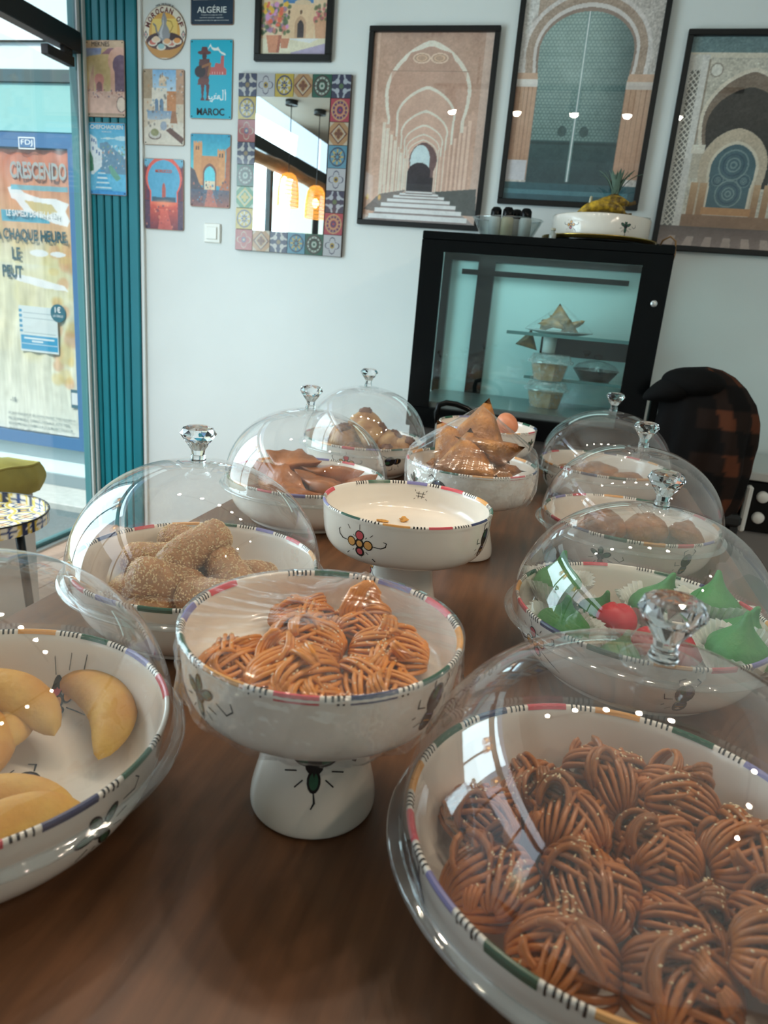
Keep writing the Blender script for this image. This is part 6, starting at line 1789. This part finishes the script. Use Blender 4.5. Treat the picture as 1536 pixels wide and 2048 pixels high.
# glass dish of shakers with black caps
gd = thing('glass_dish', 'oval clear glass dish holding black-capped shakers on the cabinet', 'dish', (-0.288, 2.76, zt))
mb = MB(); mb.lathe([(0.0001, 0.002), (0.085, 0.002), (0.092, 0.008), (0.122, 0.066), (0.128, 0.070), (0.124, 0.073), (0.117, 0.067), (0.088, 0.010), (0.0001, 0.006)], 48)
go = mb.build('dish_body', thin_glass('dish_glass', tint=(0.86, 0.91, 0.91), f0=0.05, gain=2.2, haze=0.06), gd); go.scale = (1.0, 0.75, 1.0)
SHK = mat('shaker_cream', (214, 196, 158), 0.5); SHW = mat('shaker_white', (224, 224, 220), 0.5)
for i, (x, y, m_, lb) in enumerate(((-0.332, 2.750, SHW, 'white shaker with a black cap at the left of the glass dish'), (-0.288, 2.740, SHK, 'cream shaker with a black cap in the middle of the glass dish'), (-0.262, 2.790, SHW, 'white shaker with a black cap at the back of the glass dish'), (-0.225, 2.750, SHW, 'white shaker with a black cap at the right of the glass dish'))):
    t = thing('shaker', lb, 'shaker', (x, y, zt + 0.0075), 0, 'black capped shakers')
    MB().lathe([(0.0001, 0), (0.020, 0), (0.022, 0.003), (0.022, 0.060), (0.018, 0.070), (0.0001, 0.070)], 24).build('shaker_body', m_, t)
    MB().lathe([(0.019, 0.068), (0.020, 0.072), (0.019, 0.092), (0.012, 0.101), (0.0001, 0.103)], 24).build('cap', BLACKP, t)
tv = thing('small_vial', 'tiny glass vial with a stopper between dish and banana bowl', 'vial', (-0.118, 2.635, zt))
MB().lathe([(0.0001, 0), (0.011, 0), (0.012, 0.003), (0.012, 0.018), (0.006, 0.024), (0.006, 0.030), (0.0001, 0.030)], 16).build('vial_body', mat('vial_glass', (160, 166, 160), 0.15, coat=0.5), tv)
MB().lathe([(0.0001, 0.029), (0.008, 0.029), (0.008, 0.037), (0.0001, 0.037)], 16).build('stopper', mat('stopper', (176, 170, 150), 0.6), tv)
tag(MB().tube([(0.240, 2.78, zt + 0.005), (0.250, 2.76, zt + 0.032), (0.270, 2.74, zt + 0.044), (0.290, 2.74, zt + 0.030), (0.296, 2.75, zt - 0.01), (0.292, 2.78, zt - 0.06), (0.29, 2.84, zt - 0.20)], 0.003, 8).build('cord', mat('tan_cord', (150, 112, 70), 0.6)), 'tan cord looping over the right end of the display cabinet', 'cord')

# ------------------------------------------------------------------ chair with a plaid jacket, appliance in the corner
ch = thing('high_chair', 'dark high-backed chair beside the display cabinet', 'chair', (0.455, 2.545, 0), 0.05)
for sx in (-1, 1):
    for sy in (-1, 1):
        MB().box(sx * 0.145 - 0.014, sx * 0.145 + 0.014, sy * 0.085 - 0.014, sy * 0.085 + 0.014, 0, 0.62 if sy < 0 else 1.0, 0.003).build('leg', BLACK, ch, False)
box_obj('seat', -0.165, 0.165, -0.105, 0.10, 0.62, 0.66, BLACK, ch, b=0.01)
box_obj('backrest', -0.125, 0.125, 0.075, 0.10, 0.80, 1.0, BLACK, ch, b=0.01)
PL_ = bpy.data.materials.new('brown_plaid_wool'); PL_.use_nodes = True
n_ = PL_.node_tree.nodes; l_ = PL_.node_tree.links; p_ = n_['Principled BSDF']; p_.inputs['Roughness'].default_value = 0.9
p_.inputs['Specular IOR Level'].default_value = 0.15
va = n_.new('ShaderNodeVertexColor'); va.layer_name = 'paint'
l_.new(va.outputs[0], p_.inputs['Base Color'])
jk = thing('jacket', 'dark brown plaid jacket with rust checks draped over the chair', 'jacket', (0.454, 2.50, 0.0915)); jk.scale = (0.926, 0.926, 0.926)
prof = [(0.44, -0.02, 0.20, .13), (0.56, -0.02, 0.185, .13), (0.66, 0.00, 0.19, .14), (0.77, 0.005, 0.19, .145), (0.86, 0.005, 0.185, .14), (0.94, 0.0, 0.175, .13), (1.00, -0.012, 0.165, .115), (1.05, -0.020, 0.135, .095), (1.085, -0.030, 0.100, .07), (1.105, -0.035, 0.055, .045), (1.112, -0.035, 0.001, .001)]
V = []; C_ = []; Fc = []; nu = 96; rows = []
zs = np.concatenate([np.linspace(0.44, 1.0, 70), np.linspace(1.004, 1.112, 30)])
for z in zs:
    cx_ = np.interp(z, [p[0] for p in prof], [p[1] for p in prof]); hw = np.interp(z, [p[0] for p in prof], [p[2] for p in prof]); hd = np.interp(z, [p[0] for p in prof], [p[3] for p in prof])
    for k in range(nu):
        a = 2 * pi * k / nu
        f = 0.93 + (0.05 * sin(7 * a + 3 * z) + 0.03 * sin(13 * a - 9 * z)) * min(1, (1.11 - z) * 4) + 0.02 * sin(22 * z + 3 * a)
        V.append((cx_ + hw * f * cos(a) + 0.03 * (z - 0.8), hd * f * sin(a), z))
        u = a * 0.16 + 0.22 * (z - .7); s1 = (u / 0.145 + 0.25) % 1; s2 = (z / 0.15 + 0.1 * sin(a)) % 1
        b1 = s1 < 0.34 and cos(a) > -0.15; b2 = s2 < 0.45 and cos(a) > -0.3
        C_.append(lin((84, 48, 32)) if (b1 and b2) else lin((34, 24, 20)) if (b1 or b2) else lin((15, 13, 13)))
for i in range(len(zs) - 1):
    for k in range(nu): Fc.append((i * nu + k, i * nu + (k + 1) % nu, (i + 1) * nu + (k + 1) % nu, (i + 1) * nu + k))
mesh('jacket_body', V, Fc, PL_, jk, cols=np.array(C_))
hb = MB()
hb.ell((-0.135, -0.02, 1.025), (0.085, 0.10, 0.048), 24, 14, fn=lambda v: (v[0], v[1], v[2] * (1 - 0.35 * max(0, -v[0])) - 0.55 * max(0, -v[0]) ** 2 + 0.25 * v[0]))
hb.ell((-0.06, -0.02, 1.055), (0.11, 0.11, 0.052), 24, 14)
hb.build('hood', mat('dark_wool', (15, 14, 14), 0.95, spec=0.15), jk)
ov = thing('cooker', 'black countertop cooker with white round knobs and white handle in the right corner', 'cooker', (0.98, 2.64, 0.565))
box_obj('body', -0.33, 0.40, 0.0, 0.42, 0.0, 0.185, BLACKP, ov, b=0.008)
box_obj('worktop', -0.34, 0.41, -0.015, 0.43, 0.185, 0.215, mat('grey_worktop', (186, 188, 184), 0.4), ov, b=0.004)
box_obj('handle', -0.325, -0.305, -0.045, -0.015, 0.005, 0.170, mat('white_enamel', (222, 224, 220), 0.35), ov, b=0.006)
for zz in (0.02, 0.15): box_obj('handle_post', -0.322, -0.308, -0.02, 0.0, zz - 0.008, zz + 0.008, mat('white_enamel', None), ov)
for zz in (0.055, 0.130):
    for xx in (-0.262, -0.17):
        MB().lathe([(0.020, 0.0), (0.020, 0.012), (0.016, 0.018), (0.0001, 0.019)], 24).build('knob', mat('white_enamel', None), ov, loc=(xx, 0.0, zz)).rotation_euler = (pi / 2, 0, 0)
tag(box_obj('base_cabinet', 0.66, 1.40, 2.66, 3.08, 0, 0.564, mat('grey_cabinet', (120, 118, 116), 0.5), b=0.004), 'grey base cabinet carrying the black cooker', 'cabinet')

# ------------------------------------------------------------------ bench and tiled tray table by the storefront
OLV = mat('olive_velvet', (158, 146, 72), 0.7, noise=0.12, nscale=14, bump=0.1, bscale=30)
bn = thing('bench', 'white box bench with a thick olive cushion along the storefront', 'bench', (-2.02, 1.55, 0))
box_obj('bench_box', -0.175, 0.165, -0.75, 0.60, 0, 0.455, mat('bench_grey_white', (206, 204, 200), 0.6), bn, b=0.004)
V = []; Fc = []
def cushion(x0, x1, y0, y1, z0, z1, n=16, m=40):
    mb = MB()
    V = []; Fc = []
    for j in range(m + 1):
        for i in range(n + 1):
            u, v = -1 + 2 * i / n, -1 + 2 * j / m
            puff = (1 - u ** 6) * (1 - v ** 10)
            z = z1 - 0.028 * (1 - puff) - 0.012 * (abs(sin(v * 5.0)) ** 6) - 0.012 * max(0, 1 - abs(u) * 5)
            V.append((x0 + (x1 - x0) * (u + 1) / 2, y0 + (y1 - y0) * (v + 1) / 2, z + 0.004 * noise3((u * 4, v * 9, 0), 1.0, 2)))
    N = n + 1
    for j in range(m):
        for i in range(n): Fc.append((j * N + i, j * N + i + 1, (j + 1) * N + i + 1, (j + 1) * N + i))
    mb.add(V, Fc)
    # side wall, bulging
    ring = [(i, 0) for i in range(n)] + [(n, j) for j in range(m)] + [(i, m) for i in range(n, 0, -1)] + [(0, j) for j in range(m, 0, -1)]
    W = []; F2 = []
    cx_, cy_ = (x0 + x1) / 2, (y0 + y1) / 2
    for s_ in range(7):
        t = s_ / 6
        for i, j in ring:
            p = V[j * N + i]; bl = 0.016 * sin(pi * t) + 0.003 * sin(9 * (i + j) + 4 * t)
            dx, dy = (1 if i == n else -1 if i == 0 else 0), (1 if j == m else -1 if j == 0 else 0)
            W.append((p[0] + dx * bl, p[1] + dy * bl, p[2] * (1 - t) + z0 * t))
    R_ = len(ring)
    for s_ in range(6):
        for k in range(R_): F2.append((s_ * R_ + k, s_ * R_ + (k + 1) % R_, (s_ + 1) * R_ + (k + 1) % R_, (s_ + 1) * R_ + k)[::-1])
    mb.add(W, F2)
    return mb, [V[j * N + i] for i, j in ring]
mb, ring = cushion(-0.185, 0.185, -0.76, 0.615, 0.455, 0.598)
co = mb.build('cushion', OLV, bn)
MB().tube([(p[0], p[1], p[2]) for p in ring], 0.005, 6, closed=True).build('piping', OLV, co)

tt = thing('tray_table', 'round tray table patterned with blue and yellow tiles, black legs', 'table', (-1.475, 1.49, 0))
RT = 0.180; zt2 = 0.612
tc = Cv(2 * RT, 2 * RT, (226, 222, 208), 520)
X = (tc.U - .5) * 2 * RT / 0.085; Y = (tc.V - .5) * 2 * RT / 0.085
fx, fy = (X + 0.5) % 1 - .5, (Y + 0.5) % 1 - .5
r_ = np.hypot(fx, fy); th_ = np.arctan2(fy, fx)
tc.put(r_ < .30 + .14 * np.cos(4 * th_), (52, 72, 120)); tc.put(r_ < .20 + .10 * np.cos(4 * th_), (226, 206, 150)); tc.put(r_ < .12, (190, 130, 66))
tc.put((np.abs(r_ - .46) < .045), (212, 186, 84)); tc.put(r_ > .54, (44, 54, 84)); tc.put(r_ > .62, (196, 156, 70)); tc.put((np.abs(fx) < .02) | (np.abs(fy) < .02), (236, 232, 220), 0.6)
top = tc.build('tile_top', TILEM, tt, y=zt2 - 0.028, mask=np.hypot(tc.U - .5, tc.V - .5) < .492, plane='xy')
MB().lathe([(0.0001, zt2 - 0.034), (RT - 0.004, zt2 - 0.034), (RT - 0.001, zt2 - 0.031), (RT - 0.003, zt2 - 0.029), (0.0001, zt2 - 0.029)], 64).build('tray_base', BLACK, tt)
n = 180; V = []; C_ = []; Fc = []
for side, rr in ((0, RT), (1, RT - 0.0035)):
    for i in range(7):
        z = zt2 - 0.034 + 0.034 * i / 6
        for k in range(n):
            a = 2 * pi * k / n; V.append((rr * cos(a), rr * sin(a), z))
            u = (a * RT / 0.085) % 1 - .5; v = (i / 6 - .5) * .42; q = math.hypot(u, v); th = math.atan2(v, u)
            C_.append(lin((52, 72, 120) if q < .18 + .1 * cos(4 * th) else (212, 186, 84) if abs(q - .34) < .05 else (44, 54, 84) if q > .42 else (226, 222, 208)))
for s_ in (0, 1):
    for i in range(6):
        for k in range(n):
            q = s_ * 7 * n + i * n; Fc.append((q + k, q + (k + 1) % n, q + n + (k + 1) % n, q + n + k))
for k in range(n): Fc.append((6 * n + k, 6 * n + (k + 1) % n, 13 * n + (k + 1) % n, 13 * n + k))
mesh('tray_wall', V, Fc, TILEM, tt, cols=np.array(C_))
MB().tube([((RT + 0.001) * cos(a), (RT + 0.001) * sin(a), zt2 - 0.001) for a in np.linspace(0, 2 * pi, 64, endpoint=False)], 0.0022, 6, closed=True).build('rim_wire', BLACK, tt)
hp = []
for s_ in np.linspace(-1, 1, 9): hp.append(((RT + 0.002) * cos(-1.25 + 0.17 * s_), (RT + 0.002) * sin(-1.25 + 0.17 * s_), zt2 - 0.012))
MB().tube(hp, 0.007, 8).build('hand_slot', mat('slot_bright', (226, 230, 228), 0.4), tt)
for k in range(3):
    a = k * 2.094 - 0.75
    MB().tube([(0.12 * cos(a), 0.12 * sin(a), zt2 - 0.034), (0.165 * cos(a), 0.165 * sin(a), 0.0)], [0.013, 0.011], 8).build('leg', BLACK, tt)

# ------------------------------------------------------------------ pendant lamps, log, ceiling spotlights (seen in the mirror and in the lids)
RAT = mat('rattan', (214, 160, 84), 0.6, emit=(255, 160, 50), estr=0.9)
BULB = mat('warm_bulb', (255, 220, 160), 0.3, emit=(255, 196, 110), estr=14)
def pendant(x, y, z, lb):
    t = thing('pendant_lamp', lb, 'lamp', (x, y, 0), 0, 'rattan pendant lamps along the storefront')
    MB().lathe([(0.0001, 2.445), (0.040, 2.445), (0.042, 2.44), (0.042, 2.47), (0.0001, 2.47)][::-1], 24).build('canopy', BLACK, t)
    MB().tube([(0, 0, 2.45), (0, 0, z + 0.12)], 0.003, 6).build('cord', BLACK, t)
    rm = MB(); prof_ = [(0.022, 0.125), (0.045, 0.112), (0.060, 0.085), (0.068, 0.04), (0.072, 0.0), (0.074, -0.045), (0.074, -0.09)]
    for k in range(36):
        a = 2 * pi * k / 36
        rm.tube([(r * cos(a), r * sin(a), z + zz) for r, zz in prof_], 0.0022, 4)
    for zz in np.linspace(-0.09, 0.11, 9):
        r = float(np.interp(zz, [p[1] for p in prof_][::-1], [p[0] for p in prof_][::-1]))
        rm.tube([(r * cos(a), r * sin(a), z + zz) for a in np.linspace(0, 2 * pi, 28, endpoint=False)], 0.0025, 4, closed=True)
    q = rm.build('rattan_shade', RAT, t, False); q['kind'] = 'stuff'
    MB().ell((0, 0, z + 0.01), (0.022, 0.022, 0.032), 14, 10).build('bulb', BULB, t)
    lamp('pendant_light', 'POINT', (x, y, z + 0.01), 2.2, (1.0, 0.76, 0.45), shadow_soft_size=0.02)
pendant(-2.05, 1.20, 1.90, 'rattan pendant lamp mirrored on the left in the tiled mirror')
pendant(-1.93, 0.97, 1.86, 'rattan pendant lamp mirrored on the right in the tiled mirror')
pendant(-2.02, 0.30, 1.88, 'rattan pendant lamp by the storefront behind the camera')
lg = MB(); rgx = random.Random(4)
pts = [(-2.13 + 0.01 * sin(j * 1.3), -1.6 + 0.28 * j, 2.06 + 0.012 * sin(j * 0.9)) for j in range(15)]
lg.tube(pts, [0.042 + 0.006 * sin(j * 2.1) for j in range(15)], 14)
tag(lg.build('hanging_log', mat('raw_branch', (150, 110, 78), 0.7, noise=0.3, nscale=12, stretch=(3, 0.6, 3), bump=0.4, bscale=30)), 'rough wooden branch hung along the storefront, seen in the mirror', 'branch')
for k, y in enumerate((-1.2, 2.2)):
    tag(MB().tube([(-2.13, y, 2.09), (-2.13, y, 2.47)], 0.003, 6).build('hanging_wire', BLACK), ('wire carrying the front end of the branch', 'wire carrying the back end of the branch')[k], 'wire')
SPOTE = mat('spot_lens', (255, 250, 240), 0.3, emit=(255, 240, 220), estr=90)
def spot(x, y, aim, lb, e, zl_=-0.055):
    zc_ = 2.50
    t = thing('track_spotlight', lb, 'lamp', (x, y, zc_), 0, 'ceiling track spotlights')
    d = (Vector(aim) - Vector((x, y, zc_))).normalized()
    t.rotation_euler = d.to_track_quat('-Z', 'Y').to_euler()
    MB().lathe([(0.0001, 0.07), (0.032, 0.07), (0.034, 0.065), (0.034, -0.055), (0.031, -0.055), (0.031, -0.03)], 24).build('housing', BLACK, t)
    MB().lathe([(0.0001, zl_ - 0.022), (0.012, zl_ - 0.020), (0.022, zl_ - 0.012), (0.028, zl_), (0.0001, zl_)], 20).build('lens', SPOTE, t)
    lamp('spotlight_beam', 'SPOT', Vector((x, y, zc_)) + d * (0.025 - zl_), e, (1.0, 0.81, 0.62), target=aim, spot_size=radians(115), spot_blend=0.7, shadow_soft_size=0.03)
TRK = thing('light_track', 'two black ceiling tracks carrying the spotlights', 'track', (0, 0, 0))
for a_ in ((-1.1, 0.75, 1.135, 1.165), (1.405, 1.435, -0.6, 1.1)):
    box_obj('rail', *a_, 2.575, 2.60, BLACK, TRK)
    mx_, my_ = (a_[0] + a_[1]) / 2, (a_[2] + a_[3]) / 2
    for q_ in (-0.35, 0.35):
        xx = mx_ + q_ * (a_[1] - a_[0] if a_[1] - a_[0] > .1 else 0); yy = my_ + q_ * (a_[3] - a_[2] if a_[3] - a_[2] > .1 else 0)
        box_obj('drop_rod', xx - 0.006, xx + 0.006, yy - 0.006, yy + 0.006, 2.60, ZC, BLACK, TRK)
for i, (x, ax) in enumerate(((-0.98, -0.6), (-0.56, -0.35), (-0.20, -0.15), (0.12, 0.10), (0.42, 0.25))):
    spot(x, 1.15, (ax, 1.0 + 0.1 * (i % 2), 0.75), ('first', 'second', 'third', 'fourth', 'fifth')[i] + ' spotlight from the left on the track above the table', 10)
for i, y in enumerate((-0.35, 0.25, 0.85)):
    spot(1.42, y, (0.1, 0.4 + 0.5 * i, 0.75), ('first', 'second', 'third')[i] + ' spotlight from the front on the track along the right wall', 15)
